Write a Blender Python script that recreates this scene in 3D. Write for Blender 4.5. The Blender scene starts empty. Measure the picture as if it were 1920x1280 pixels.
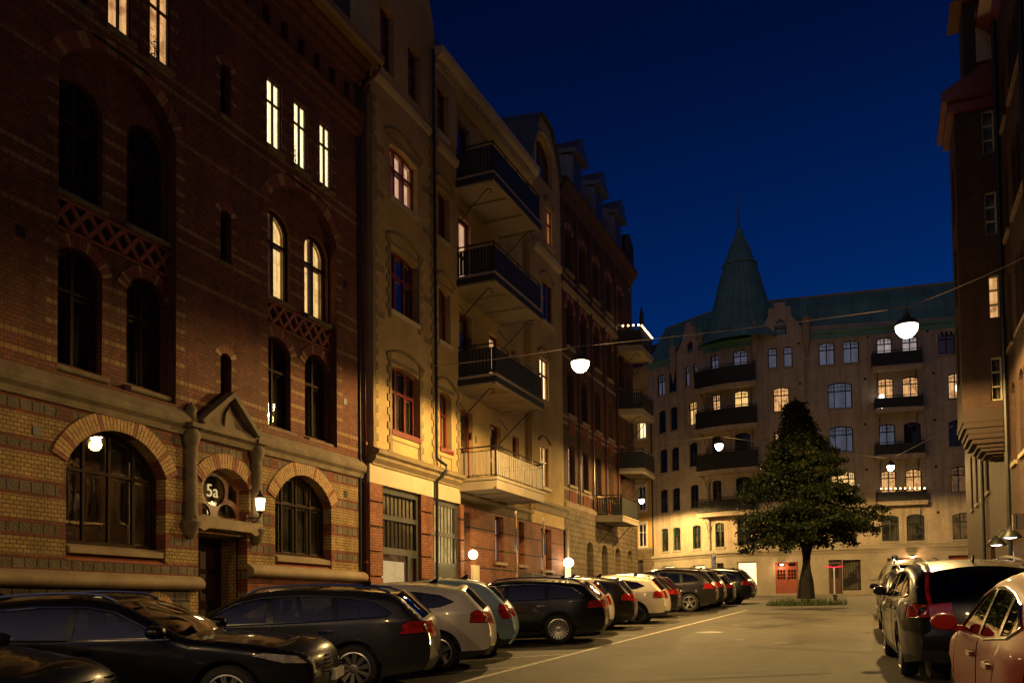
import bpy, math, random
from mathutils import Vector, Matrix, geometry as GEO
R = math.radians
random.seed(7)
S = bpy.context.scene
COL = S.collection
PI = math.pi

# ---------------------------------------------------------------- camera model (photo pixels 1920 x 1280)
FPX, PX, PY, CH = 1600.0, 960.0, 1090.0, 1.55
def nrm(v): return Vector(v).normalized()
UPc = nrm((400 - 960, 45000 + PY, FPX))
VX = 1660.0
HY = PY + (UPc.x*(VX - PX) + UPc.z*FPX)/UPc.y
YAc = nrm((VX - PX, PY - HY, FPX))
XAc = UPc.cross(YAc)
if XAc.x < 0: XAc = -XAc
FW = Vector((XAc.z, YAc.z, UPc.z))
def ray(x, y):
    c = Vector((x - PX, PY - y, FPX))
    return Vector((c.dot(XAc), c.dot(YAc), c.dot(UPc)))
EYE = Vector((0, 0, CH))
def atY(x, y, Y):
    r = ray(x, y); return EYE + r*(Y/r.y)
def atX(x, y, X):
    r = ray(x, y); return EYE + r*(X/r.x)
def atD(x, y, d):
    return EYE + ray(x, y)*(d/FPX)
def g(Y):                       # the street climbs away from the camera, then levels out
    if Y < 36: return .0475*Y - .0001*Y*Y
    t = min(Y, 74) - 36
    return 1.5804 + .0403*t - .00042*t*t
def onG(x, y):
    r = ray(x, y); lo, hi = .0005, .2
    for i in range(2000):
        t = lo*(1 + i*.02)
        p = EYE + r*t
        if p.z <= g(p.y):
            break
    a, b = t*.96, t
    for i in range(30):
        m = (a + b)/2; p = EYE + r*m
        if p.z <= g(p.y): b = m
        else: a = m
    return EYE + r*b

# ---------------------------------------------------------------- objects
def tag(o, label=None, cat=None, group=None, kind=None):
    if label: o['label'] = label
    if cat: o['category'] = cat
    if group: o['group'] = group
    if kind: o['kind'] = kind
    return o
def empty(name, loc=(0, 0, 0), rz=0, label=None, cat=None, group=None):
    o = bpy.data.objects.new(name, None); COL.objects.link(o)
    o.location = loc; o.rotation_euler = (0, 0, rz); o.empty_display_size = .3
    return tag(o, label, cat, group)
def copy_tree(o, parent=None, mats=None):
    c = o.copy(); COL.objects.link(c)
    if parent is not None: c.parent = parent
    for ch in o.children: copy_tree(ch, c)
    return c

WORLD = set()
def base(name, loc, label, cat, group=None):     # a thing whose parts are modelled in world coordinates
    o = empty(name, loc, 0, label, cat, group); WORLD.add(o.name); return o
def adopt(o, parent):
    o.parent = parent
    if parent.name in WORLD: o.matrix_parent_inverse = Matrix.Translation(parent.location).inverted()

class MB:
    def __init__(s): s.v = []; s.f = []; s.m = []; s.uv = []; s.M = Matrix.Identity(4)
    def vert(s, p):
        s.v.append(s.M @ Vector(p)); return len(s.v) - 1
    def face(s, idx, mi=0, uv=None):
        s.f.append(tuple(idx)); s.m.append(mi); s.uv.append(uv)
    def poly(s, pts, mi=0, uv=None):
        s.face([s.vert(p) for p in pts], mi, uv)
    def box(s, c, d, mi=0, rz=0, rx=0, ry=0):
        c = Vector(c); hx, hy, hz = d[0]/2, d[1]/2, d[2]/2
        rot = Matrix.Rotation(rz, 3, 'Z') @ Matrix.Rotation(ry, 3, 'Y') @ Matrix.Rotation(rx, 3, 'X')
        k = [s.vert(c + rot @ Vector((a*hx, b*hy, e*hz))) for a in (-1, 1) for b in (-1, 1) for e in (-1, 1)]
        for q in ((0, 1, 3, 2), (4, 6, 7, 5), (0, 4, 5, 1), (2, 3, 7, 6), (0, 2, 6, 4), (1, 5, 7, 3)):
            s.face([k[i] for i in q], mi)
        return s
    def bbox(s, a, b, mi=0):
        return s.box([(a[i] + b[i])/2 for i in range(3)], [abs(a[i] - b[i]) for i in range(3)], mi)
    def tube(s, pts, r, n=8, mi=0, cap=True):
        pts = [Vector(p) for p in pts]; rings = []
        rr = r if isinstance(r, (list, tuple)) else [r]*len(pts)
        for i, p in enumerate(pts):
            t = (pts[min(i + 1, len(pts) - 1)] - pts[max(i - 1, 0)]).normalized()
            a = t.cross(Vector((0, 0, 1)))
            if a.length < 1e-3: a = t.cross(Vector((1, 0, 0)))
            a.normalize(); b = t.cross(a)
            rings.append([s.vert(p + (a*math.cos(2*PI*k/n) + b*math.sin(2*PI*k/n))*rr[i]) for k in range(n)])
        for i in range(len(rings) - 1):
            for k in range(n):
                s.face((rings[i][k], rings[i][(k + 1) % n], rings[i + 1][(k + 1) % n], rings[i + 1][k]), mi)
        if cap:
            s.face(rings[0][::-1], mi); s.face(rings[-1], mi)
        return s
    def lathe(s, prof, n=24, mi=0, c=(0, 0, 0), axis='Z'):
        c = Vector(c); rings = []
        for (r, z) in prof:
            ring = []
            for k in range(n):
                a = 2*PI*k/n
                p = Vector((r*math.cos(a), r*math.sin(a), z))
                if axis == 'Y': p = Vector((p.x, p.z, p.y))
                elif axis == 'X': p = Vector((p.z, p.x, p.y))
                ring.append(s.vert(c + p))
            rings.append(ring)
        for i in range(len(rings) - 1):
            m = mi[i] if isinstance(mi, (list, tuple)) else mi
            for k in range(n):
                s.face((rings[i][k], rings[i][(k + 1) % n], rings[i + 1][(k + 1) % n], rings[i + 1][k]), m)
        return s
    def prism(s, pts, off, mi=0):
        off = Vector(off); a = [s.vert(p) for p in pts]; b = [s.vert(Vector(p) + off) for p in pts]
        n = len(a)
        s.face(a[::-1], mi); s.face(b, mi)
        for i in range(n): s.face((a[i], a[(i + 1) % n], b[(i + 1) % n], b[i]), mi)
        return s
    def build(s, name, mats, parent=None, smooth=False, loc=None):
        me = bpy.data.meshes.new(name)
        me.from_pydata([tuple(p) for p in s.v], [], s.f)
        if not isinstance(mats, (list, tuple)): mats = [mats]
        for m in mats: me.materials.append(m)
        me.polygons.foreach_set('material_index', s.m)
        if any(u for u in s.uv):
            L = me.uv_layers.new(name='UVMap'); k = 0; buf = []
            for f, u in zip(s.f, s.uv):
                for i in range(len(f)): buf += (list(u[i]) if u else [0, 0])
            L.data.foreach_set('uv', buf)
        if smooth:
            me.polygons.foreach_set('use_smooth', [True]*len(s.f))
            if smooth is not True:
                me.set_sharp_from_angle(angle=R(smooth))
        me.update()
        o = bpy.data.objects.new(name, me); COL.objects.link(o)
        if parent is not None: adopt(o, parent)
        if loc is not None: o.location = loc
        return o

# ---------------------------------------------------------------- planar triangulation
def inside(p, poly):
    x, y = p; c = False; n = len(poly); j = n - 1
    for i in range(n):
        xi, yi = poly[i]; xj, yj = poly[j]
        if (yi > y) != (yj > y) and x < (xj - xi)*(y - yi)/(yj - yi) + xi: c = not c
        j = i
    return c
def cdt(outer, holes=(), lines=(), pts=()):
    V = []; E = []
    for P in [outer] + list(holes):
        k = len(V); n = len(P); V += [Vector(p[:2]) for p in P]
        E += [(k + i, k + (i + 1) % n) for i in range(n)]
    for P in lines:
        k = len(V); V += [Vector(p) for p in P]; E += [(k + i, k + i + 1) for i in range(len(P) - 1)]
    V += [Vector(p) for p in pts]
    r = GEO.delaunay_2d_cdt(V, E, [], 0, 1e-5)
    vs = [(v.x, v.y) for v in r[0]]; T = []
    for f in r[2]:
        c = (sum(vs[i][0] for i in f)/len(f), sum(vs[i][1] for i in f)/len(f))
        if inside(c, outer) and not any(inside(c, h) for h in holes): T.append((f, c))
    return vs, T
def clip(poly, cp):             # Sutherland-Hodgman, cp convex ccw
    out = list(poly)
    for i in range(len(cp)):
        a, b = cp[i], cp[(i + 1) % len(cp)]; inp = out; out = []
        def sd(p): return (b[0] - a[0])*(p[1] - a[1]) - (b[1] - a[1])*(p[0] - a[0])
        for j in range(len(inp)):
            p, q = inp[j], inp[(j + 1) % len(inp)]
            sp, sq = sd(p), sd(q)
            if sp >= -1e-9: out.append(p)
            if (sp > 1e-9 and sq < -1e-9) or (sp < -1e-9 and sq > 1e-9):
                t = sp/(sp - sq); out.append((p[0] + (q[0] - p[0])*t, p[1] + (q[1] - p[1])*t))
        if not out: return []
    r = []
    for p in out:
        if not r or abs(p[0] - r[-1][0]) + abs(p[1] - r[-1][1]) > 1e-4: r.append(p)
    if len(r) > 1 and abs(r[0][0] - r[-1][0]) + abs(r[0][1] - r[-1][1]) < 1e-4: r.pop()
    return r if len(r) > 2 else []
def rect(u0, u1, z0, z1): return [(u0, z0), (u1, z0), (u1, z1), (u0, z1)]
def arch(u0, u1, z0, zs, zt, n=10):
    if zt - zs < .02: return rect(u0, u1, z0, zt)
    w = (u1 - u0)/2; h = zt - zs; rad = (w*w + h*h)/(2*h); cz = zt - rad; cu = (u0 + u1)/2
    a0 = math.atan2(zs - cz, w)
    return [(u0, z0), (u1, z0)] + [(cu + rad*math.cos(a0 + (PI - 2*a0)*i/n), cz + rad*math.sin(a0 + (PI - 2*a0)*i/n)) for i in range(n + 1)]
def inset(u0, u1, z0, zs, zt, t): return arch(u0 + t, u1 - t, z0 + t, zs - t*.3, zt - t)

class Facade:
    """vertical wall surface; (u, z, d) -> world; d is outward."""
    def __init__(s, pts, off=0):  # polyline in plan, outward normal to the RIGHT of travel unless off given
        s.p = [Vector((a, b)) for a, b in pts]; s.c = [0]
        for i in range(len(s.p) - 1): s.c.append(s.c[-1] + (s.p[i + 1] - s.p[i]).length)
        s.nn = []
        for i in range(len(s.p) - 1):
            t = (s.p[i + 1] - s.p[i]).normalized(); s.nn.append(Vector((t.y, -t.x)))
    def seg(s, u):
        i = 0
        while i < len(s.p) - 2 and u > s.c[i + 1]: i += 1
        return i
    def nrm(s, u):
        i = s.seg(u); n = s.nn[i]
        if len(s.nn) > 1:
            L = s.c[i + 1] - s.c[i]; f = (u - s.c[i])/L
            if f > .5 and i + 1 < len(s.nn): n = (n*(1.5 - f) + s.nn[i + 1]*(f - .5)).normalized()
            elif f < .5 and i > 0: n = (n*(.5 + f) + s.nn[i - 1]*(.5 - f)).normalized()
        return n
    def pos(s, u, z, d=0):
        i = s.seg(u); t = (s.p[i + 1] - s.p[i]).normalized(); q = s.p[i] + t*(u - s.c[i]) + s.nrm(u)*d
        return Vector((q.x, q.y, z))
    def ang(s, u):
        n = s.nrm(u); return math.atan2(n.y, n.x)
    def px(s, x, y, d=0):
        r = ray(x, y); best = None
        for i in range(len(s.p) - 1):
            n = s.nn[i]; a = s.p[i] + n*d
            den = n.x*r.x + n.y*r.y
            if abs(den) < 1e-6: continue
            t = (n.x*a.x + n.y*a.y)/den
            if t <= 0: continue
            P = EYE + r*t; tt = (s.p[i + 1] - s.p[i]).normalized()
            u = s.c[i] + (P.x - a.x)*tt.x + (P.y - a.y)*tt.y
            lo = s.c[i] - (1e6 if i == 0 else .01); hi = s.c[i + 1] + (1e6 if i == len(s.p) - 2 else .01)
            if lo <= u <= hi and (best is None or t < best[0]): best = (t, u, P.z)
        return (best[1], best[2])

def panel(fac, outer, holes, mats, parent, name='wall', d=0, depth=.25, matfn=None, lines=(), rim=0, bend=()):
    mb = MB(); lines = list(lines)
    for u in bend:
        zs = [p[1] for p in outer]; lines.append([(u, min(zs)), (u, max(zs))])
    vs, T = cdt(outer, holes, lines)
    ids = [mb.vert(fac.pos(u, z, d)) for u, z in vs]
    for f, c in T:
        mb.face([ids[i] for i in f], matfn(*c) if matfn else 0, [vs[i] for i in f])
    def skirt(P, dep):
        n = len(P)
        for i in range(n):
            (u0, z0), (u1, z1) = P[i], P[(i + 1) % n]
            # split long vertical edges so band materials continue round the reveal
            k = max(1, int(abs(z1 - z0)/.08)) if matfn and abs(u1 - u0) < .01 else 1
            for j in range(k):
                a = (u0 + (u1 - u0)*j/k, z0 + (z1 - z0)*j/k); b = (u0 + (u1 - u0)*(j + 1)/k, z0 + (z1 - z0)*(j + 1)/k)
                m = matfn((a[0] + b[0])/2 , (a[1] + b[1])/2) if matfn else 0
                fl = abs(z1 - z0) < abs(u1 - u0)
                mb.poly([fac.pos(*a, d), fac.pos(*b, d), fac.pos(*b, d - dep), fac.pos(*a, d - dep)], m,
                        [a, b, (b[0], b[1] + dep) if fl else (b[0] + dep, b[1]), (a[0], a[1] + dep) if fl else (a[0] + dep, a[1])])
    if depth:
        for h in holes: skirt(h, depth)
    if rim: skirt(outer, rim)
    return mb.build(name, mats, parent)
def fbox(mb, fac, u0, u1, z0, z1, d0, d1, mi=0):
    """box on a facade from depth d0 (back) to d1 (front); follows bends coarsely"""
    n = 1
    if len(fac.p) > 2: n = max(1, int((u1 - u0)/.7))
    for i in range(n):
        a = u0 + (u1 - u0)*i/n; b = u0 + (u1 - u0)*(i + 1)/n
        k = [mb.vert(fac.pos(u, z, d)) for u in (a, b) for z in (z0, z1) for d in (d0, d1)]
        for q in ((0, 1, 3, 2), (4, 6, 7, 5), (0, 4, 5, 1), (2, 3, 7, 6), (0, 2, 6, 4), (1, 5, 7, 3)):
            mb.face([k[j] for j in q], mi, [(a, z0), (b, z0), (b, z1), (a, z1)])
def fprof(mb, fac, u0, u1, prof, mi=0):
    """moulding: profile [(d, z)] swept from u0 to u1"""
    n = 1 if len(fac.p) == 2 else max(1, int((u1 - u0)/.5))
    us = [u0 + (u1 - u0)*i/n for i in range(n + 1)]
    rows = [[mb.vert(fac.pos(u, z, d)) for d, z in prof] for u in us]
    for i in range(n):
        for j in range(len(prof) - 1):
            mb.face((rows[i][j], rows[i + 1][j], rows[i + 1][j + 1], rows[i][j + 1]), mi,
                    [(us[i], j*.3), (us[i + 1], j*.3), (us[i + 1], j*.3 + .3), (us[i], j*.3 + .3)])
    mb.face(rows[0][::-1], mi); mb.face(rows[-1], mi)

# ---------------------------------------------------------------- materials
def nt(name):
    m = bpy.data.materials.new(name); m.use_nodes = True
    return m, m.node_tree, m.node_tree.nodes['Principled BSDF']
def N(t, typ, **kw):
    n = t.nodes.new(typ)
    for k, v in kw.items():
        if k in ('op',): n.operation = v
        elif hasattr(n, k) and k not in n.inputs: setattr(n, k, v)
        else: n.inputs[k].default_value = v
    return n
def setp(b, col=None, rough=None, metal=None, spec=None, coat=None):
    if col is not None: b.inputs['Base Color'].default_value = (*col, 1)
    if rough is not None: b.inputs['Roughness'].default_value = rough
    if metal is not None: b.inputs['Metallic'].default_value = metal
    if spec is not None: b.inputs['Specular IOR Level'].default_value = spec
    if coat is not None:
        b.inputs['Coat Weight'].default_value = coat; b.inputs['Coat Roughness'].default_value = .03
def ramp(t, fac, stops):
    n = t.nodes.new('ShaderNodeValToRGB'); e = n.color_ramp.elements
    while len(e) > 1: e.remove(e[0])
    e[0].position = stops[0][0]; e[0].color = (*stops[0][1], 1)
    for p, c in stops[1:]:
        k = e.new(p); k.color = (*c, 1)
    t.links.new(fac, n.inputs[0]); return n.outputs[0]
def mixc(t, fac, a, b, mode='MIX'):
    n = t.nodes.new('ShaderNodeMix'); n.data_type = 'RGBA'; n.blend_type = mode
    for i, v in ((0, fac), (6, a), (7, b)):
        if hasattr(v, 'is_output'): t.links.new(v, n.inputs[i])
        elif isinstance(v, (tuple, list)): n.inputs[i].default_value = (*v, 1)
        else: n.inputs[i].default_value = v
    return n.outputs[2]
def bump(t, b, h, strength=.3, dist=.02):
    n = t.nodes.new('ShaderNodeBump'); n.inputs['Strength'].default_value = strength; n.inputs['Distance'].default_value = dist
    t.links.new(h, n.inputs['Height']); t.links.new(n.outputs[0], b.inputs['Normal']); return n
def plain(name, col, rough=.6, var=.25, scale=3, metal=0, bmp=.15, bscale=40, spec=None, coat=None):
    """painted / stone / metal surface with broad tonal variation and fine grain"""
    m, t, b = nt(name); setp(b, col, rough, metal, spec, coat)
    co = t.nodes.new('ShaderNodeTexCoord').outputs['Object']
    n1 = N(t, 'ShaderNodeTexNoise', Scale=scale, Detail=6.0, Roughness=.65); t.links.new(co, n1.inputs['Vector'])
    lo = tuple(c*(1 - var) for c in col); hi = tuple(min(1, c*(1 + var)) for c in col)
    c = ramp(t, n1.outputs['Fac'], [(.3, lo), (.7, hi)]); t.links.new(c, b.inputs['Base Color'])
    if bmp:
        n2 = N(t, 'ShaderNodeTexNoise', Scale=bscale, Detail=3.0); t.links.new(co, n2.inputs['Vector'])
        bump(t, b, n2.outputs['Fac'], bmp, .01)
    return m
def brick(name, c1, c2, mortar, w=.135, h=.077, off=.5, mort=.007, rough=.75, dirt=.5, rowvar=0.0, bmp=.5, stone=False, spec=.3):
    m, t, b = nt(name); setp(b, rough=rough, spec=spec)
    uv = t.nodes.new('ShaderNodeUVMap').outputs[0]
    bt = N(t, 'ShaderNodeTexBrick', Scale=1.0); bt.offset = off
    bt.inputs['Color1'].default_value = (*c1, 1); bt.inputs['Color2'].default_value = (*c2, 1); bt.inputs['Mortar'].default_value = (*mortar, 1)
    bt.inputs['Mortar Size'].default_value = mort; bt.inputs['Mortar Smooth'].default_value = .25 if stone else .1
    bt.inputs['Brick Width'].default_value = w; bt.inputs['Row Height'].default_value = h; bt.inputs['Bias'].default_value = 0
    src = uv
    nz = N(t, 'ShaderNodeTexNoise', Scale=2.2 if stone else 9.0, Detail=2.0); t.links.new(uv, nz.inputs['Vector'])
    vm = N(t, 'ShaderNodeVectorMath', op='SCALE'); vm.inputs['Scale'].default_value = .05 if stone else .008
    t.links.new(nz.outputs['Color'], vm.inputs[0])
    va = N(t, 'ShaderNodeVectorMath', op='ADD'); t.links.new(uv, va.inputs[0]); t.links.new(vm.outputs[0], va.inputs[1])
    src = va.outputs[0]
    t.links.new(src, bt.inputs['Vector'])
    n1 = N(t, 'ShaderNodeTexNoise', Scale=.9, Detail=8.0, Roughness=.7); t.links.new(uv, n1.inputs['Vector'])
    n2 = N(t, 'ShaderNodeTexNoise', Scale=26.0, Detail=3.0); t.links.new(uv, n2.inputs['Vector'])
    d1 = ramp(t, n1.outputs['Fac'], [(.25, (1 - dirt,)*3), (.75, (1.0 + dirt*.25,)*3)])
    c = mixc(t, 1.0, bt.outputs['Color'], d1, 'MULTIPLY')
    d2 = ramp(t, n2.outputs['Fac'], [(.3, (.75,)*3), (.7, (1.12,)*3)])
    c = mixc(t, .8, c, d2, 'MULTIPLY')
    mp = N(t, 'ShaderNodeMapping'); mp.inputs['Scale'].default_value = (2.6, .16, 1); t.links.new(uv, mp.inputs['Vector'])     # rain streaks
    n4 = N(t, 'ShaderNodeTexNoise', Scale=1.0, Detail=5.0, Roughness=.7); t.links.new(mp.outputs[0], n4.inputs['Vector'])
    c = mixc(t, .7, c, ramp(t, n4.outputs['Fac'], [(.3, (.5, .5, .52)), (.55, (1.05, 1.05, 1.05))]), 'MULTIPLY'); t.links.new(c, b.inputs['Base Color'])
    inv = N(t, 'ShaderNodeMath', op='SUBTRACT'); inv.inputs[0].default_value = 1; t.links.new(bt.outputs['Fac'], inv.inputs[1])
    ad = N(t, 'ShaderNodeMath', op='MULTIPLY_ADD'); t.links.new(n2.outputs['Fac'], ad.inputs[0]); ad.inputs[1].default_value = 1.2 if stone else .35
    t.links.new(inv.outputs[0], ad.inputs[2]); bump(t, b, ad.outputs[0], bmp, .03 if stone else .012)
    return m
def emit(name, col, strength):
    m = bpy.data.materials.new(name); m.use_nodes = True; t = m.node_tree; t.nodes.clear()
    e = t.nodes.new('ShaderNodeEmission'); e.inputs[0].default_value = (*col, 1); e.inputs[1].default_value = strength
    o = t.nodes.new('ShaderNodeOutputMaterial'); t.links.new(e.outputs[0], o.inputs[0]); return m
def litroom(name, col, strength, folds=14, mess=.6, blind=None):
    """a lit room seen through a window: warm wall, darker furniture shapes, folds of curtain"""
    m = bpy.data.materials.new(name); m.use_nodes = True; t = m.node_tree; t.nodes.clear()
    o = t.nodes.new('ShaderNodeOutputMaterial'); e = t.nodes.new('ShaderNodeEmission'); t.links.new(e.outputs[0], o.inputs[0])
    uv = t.nodes.new('ShaderNodeUVMap').outputs[0]
    w = N(t, 'ShaderNodeTexWave', Scale=folds*.16, Distortion=2.5, Detail=2.0); t.links.new(uv, w.inputs['Vector'])
    n = N(t, 'ShaderNodeTexNoise', Scale=2.6, Detail=4.0, Roughness=.6); t.links.new(uv, n.inputs['Vector'])
    c1 = ramp(t, w.outputs['Fac'], [(0, tuple(c*.72 for c in col)), (1, col)])
    d = ramp(t, n.outputs['Fac'], [(.36, (1 - mess, 1 - mess*1.15, 1 - mess*1.25)), (.52, (1, 1, 1))])
    c = mixc(t, 1.0, c1, d, 'MULTIPLY')
    t.links.new(c, e.inputs[0]); e.inputs[1].default_value = strength
    return m
def glassmat(name, tint=(.55, .55, .55), refl=1.0, rough=.01):
    m = bpy.data.materials.new(name); m.use_nodes = True; t = m.node_tree; t.nodes.clear()
    o = t.nodes.new('ShaderNodeOutputMaterial'); a = t.nodes.new('ShaderNodeBsdfTransparent'); a.inputs[0].default_value = (*tint, 1)
    gl = t.nodes.new('ShaderNodeBsdfGlossy'); gl.inputs['Roughness'].default_value = rough; gl.inputs[0].default_value = (refl, refl, refl, 1)
    fr = t.nodes.new('ShaderNodeFresnel'); fr.inputs[0].default_value = 1.52
    mm = N(t, 'ShaderNodeMath', op='MULTIPLY_ADD'); t.links.new(fr.outputs[0], mm.inputs[0]); mm.inputs[1].default_value = 1.35; mm.inputs[2].default_value = .03
    co = t.nodes.new('ShaderNodeTexCoord').outputs['Object']
    nz = N(t, 'ShaderNodeTexNoise', Scale=1.3, Detail=1.0); t.links.new(co, nz.inputs['Vector'])
    bp = N(t, 'ShaderNodeBump'); bp.inputs['Strength'].default_value = .05; bp.inputs['Distance'].default_value = .05
    t.links.new(nz.outputs['Fac'], bp.inputs['Height']); t.links.new(bp.outputs[0], gl.inputs['Normal'])
    mx = t.nodes.new('ShaderNodeMixShader'); t.links.new(mm.outputs[0], mx.inputs[0]); t.links.new(a.outputs[0], mx.inputs[1]); t.links.new(gl.outputs[0], mx.inputs[2])
    t.links.new(mx.outputs[0], o.inputs[0]); return m
# ---------------------------------------------------------------- palette
M = {}
MORT = (.055, .035, .025)
M['red'] = brick('red_brick', (.27, .09, .045), (.17, .055, .03), MORT)
M['yel'] = brick('yellow_brick', (.46, .31, .12), (.35, .22, .08), MORT)
M['yel1'] = brick('yellow_brick_course', (.40, .25, .11), (.31, .18, .07), MORT, h=2.0)
M['redc'] = brick('red_brick_course', (.27, .07, .035), (.17, .05, .03), MORT, w=.2)
M['stone'] = brick('rough_stone_band', (.22, .175, .12), (.15, .12, .085), (.03, .02, .015), w=.24, h=3.0, mort=.015, stone=True, bmp=1.0)
M['rubble'] = brick('rubble_plinth', (.17, .135, .09), (.12, .095, .065), (.03, .02, .015), w=.34, h=.21, mort=.02, stone=True, bmp=1.0)
M['sand'] = plain('sandstone', (.27, .2, .125), .8, .3, 1.5, bmp=.35, bscale=30)
M['sandd'] = plain('weathered_sandstone', (.17, .13, .085), .85, .35, 2.5, bmp=.5, bscale=22)
M['arch'] = plain('arch_mortar', MORT, .9, .2)
M['vy'] = plain('voussoir_yellow', (.38, .225, .085), .7, .3, 6, bmp=.2)
M['vr'] = plain('voussoir_red', (.23, .06, .03), .7, .3, 6, bmp=.2)
M['rb'] = brick('brown_brick', (.16, .075, .04), (.11, .05, .028), MORT, dirt=.4)
M['rbd'] = brick('dark_brown_brick', (.085, .043, .024), (.06, .03, .018), MORT, dirt=.4)  # brown brick with a darker base colour throughout
M['terra'] = plain('red_tile_slope', (.27, .075, .04), .7, .3, 5)
M['brown'] = plain('dark_brown_paint', (.03, .012, .007), .7, .2, 4, spec=.15)
M['cream'] = plain('cream_casement_paint', (.42, .36, .25), .45, .12, 4)
M['redp'] = plain('oxblood_paint', (.16, .022, .012), .45, .2, 4)
M['black'] = plain('black_iron', (.012, .012, .012), .45, .2, 5, spec=.4)
M['dgrey'] = plain('dark_grey_paint', (.05, .048, .045), .45, .2, 4)
M['green'] = plain('dark_green_paint', (.012, .03, .024), .4, .2, 4)
M['white'] = plain('white_paint', (.7, .66, .58), .5, .1, 4)
M['copper'] = plain('red_downpipe', (.13, .025, .012), .35, .25, 3, spec=.5)
M['dark'] = plain('dark_room', (.02, .016, .012), .9, .3)
M['plaster'] = plain('ochre_plaster', (.42, .29, .125), .85, .3, .5, bmp=.5, bscale=14)
M['plaster2'] = plain('pale_plaster_fascia', (.5, .41, .27), .8, .14, 1.2, bmp=.2, bscale=18)
M['quoin'] = plain('grey_stone_quoin', (.23, .17, .09), .85, .25, 3, bmp=.4, bscale=24)
M['slab'] = plain('balcony_concrete', (.34, .28, .2), .8, .15, 1.2)
M['zinc'] = plain('zinc_roof', (.12, .13, .16), .45, .2, 1.5, metal=.3)
M['cgreen'] = plain('verdigris_copper', (.11, .26, .25), .6, .25, .8, bmp=.1)
M['cbrick'] = brick('cream_brick', (.56, .45, .34), (.5, .4, .3), (.4, .32, .24), w=.25, h=.075, mort=.006, dirt=.3, bmp=.25)
M['cplas'] = plain('grey_render', (.3, .26, .2), .85, .2, .8, bmp=.3, bscale=10)
M['yplas'] = plain('yellow_render', (.5, .33, .1), .85, .15, .6, bmp=.2)
M['bsand'] = brick('sandstone_ashlar', (.28, .21, .13), (.22, .165, .105), (.06, .045, .03), w=.55, h=.26, mort=.015, stone=True, bmp=.8)
M['glass'] = glassmat('window_glass', (.88, .88, .86))
M['curt'] = None
def curtain(name, col, folds=9):
    m, t, b = nt(name); setp(b, col, .9)
    uv = t.nodes.new('ShaderNodeUVMap').outputs[0]
    w = N(t, 'ShaderNodeTexWave', Scale=folds*.2, Distortion=3.0, Detail=2.0); t.links.new(uv, w.inputs['Vector'])
    n = N(t, 'ShaderNodeTexNoise', Scale=1.1, Detail=2.0); t.links.new(uv, n.inputs['Vector'])
    c = ramp(t, w.outputs['Fac'], [(0, tuple(k*.45 for k in col)), (1, col)])
    d = ramp(t, n.outputs['Fac'], [(.42, (.12, .12, .12)), (.56, (1, 1, 1))]) if col[0] < .5 else ramp(t, n.outputs['Fac'], [(.35, (.55, .55, .55)), (.6, (1, 1, 1))])
    t.links.new(mixc(t, 1.0, c, d, 'MULTIPLY'), b.inputs['Base Color']); return m
M['curt'] = curtain('net_curtain', (.15, .135, .11))
M['blind'] = curtain('pale_blind', (.72, .74, .8), 2)
LITK = 1.0
M['lit_white'] = litroom('room_bright', (1, .76, .38), 3.0*LITK, 10, .15)
M['lit_yel'] = litroom('room_yellow', (1, .60, .20), 1.5*LITK, 12, .4)
M['lit_amber'] = litroom('room_amber', (1, .52, .19), 1.1*LITK, 10, .55)
M['lit_pink'] = litroom('room_salmon', (1, .56, .32), 1.0*LITK, 6, .25)
M['lit_dim'] = litroom('room_dim', (1, .5, .16), .16*LITK, 10, .6)
M['lit_cool'] = litroom('room_cool', (.75, .9, .8), .45*LITK, 4, .15)
M['lit_shop'] = litroom('room_shop', (1, .68, .3), .85*LITK, 30, .12)
M['lit_blue'] = litroom('room_tv', (.25, .45, .9), .25*LITK, 3, .3)
M['lit_lilac'] = litroom('room_lilac', (.85, .72, .74), .5*LITK, 3, .12)
M['lit_sky_pane'] = litroom('pane_sky_glow', (.66, .68, 1), .13, 2, .15)  # faint glow put into the panes in place of reflected sky
M['bulb'] = emit('fairy_light', (1, .62, .22), 14)

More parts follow.
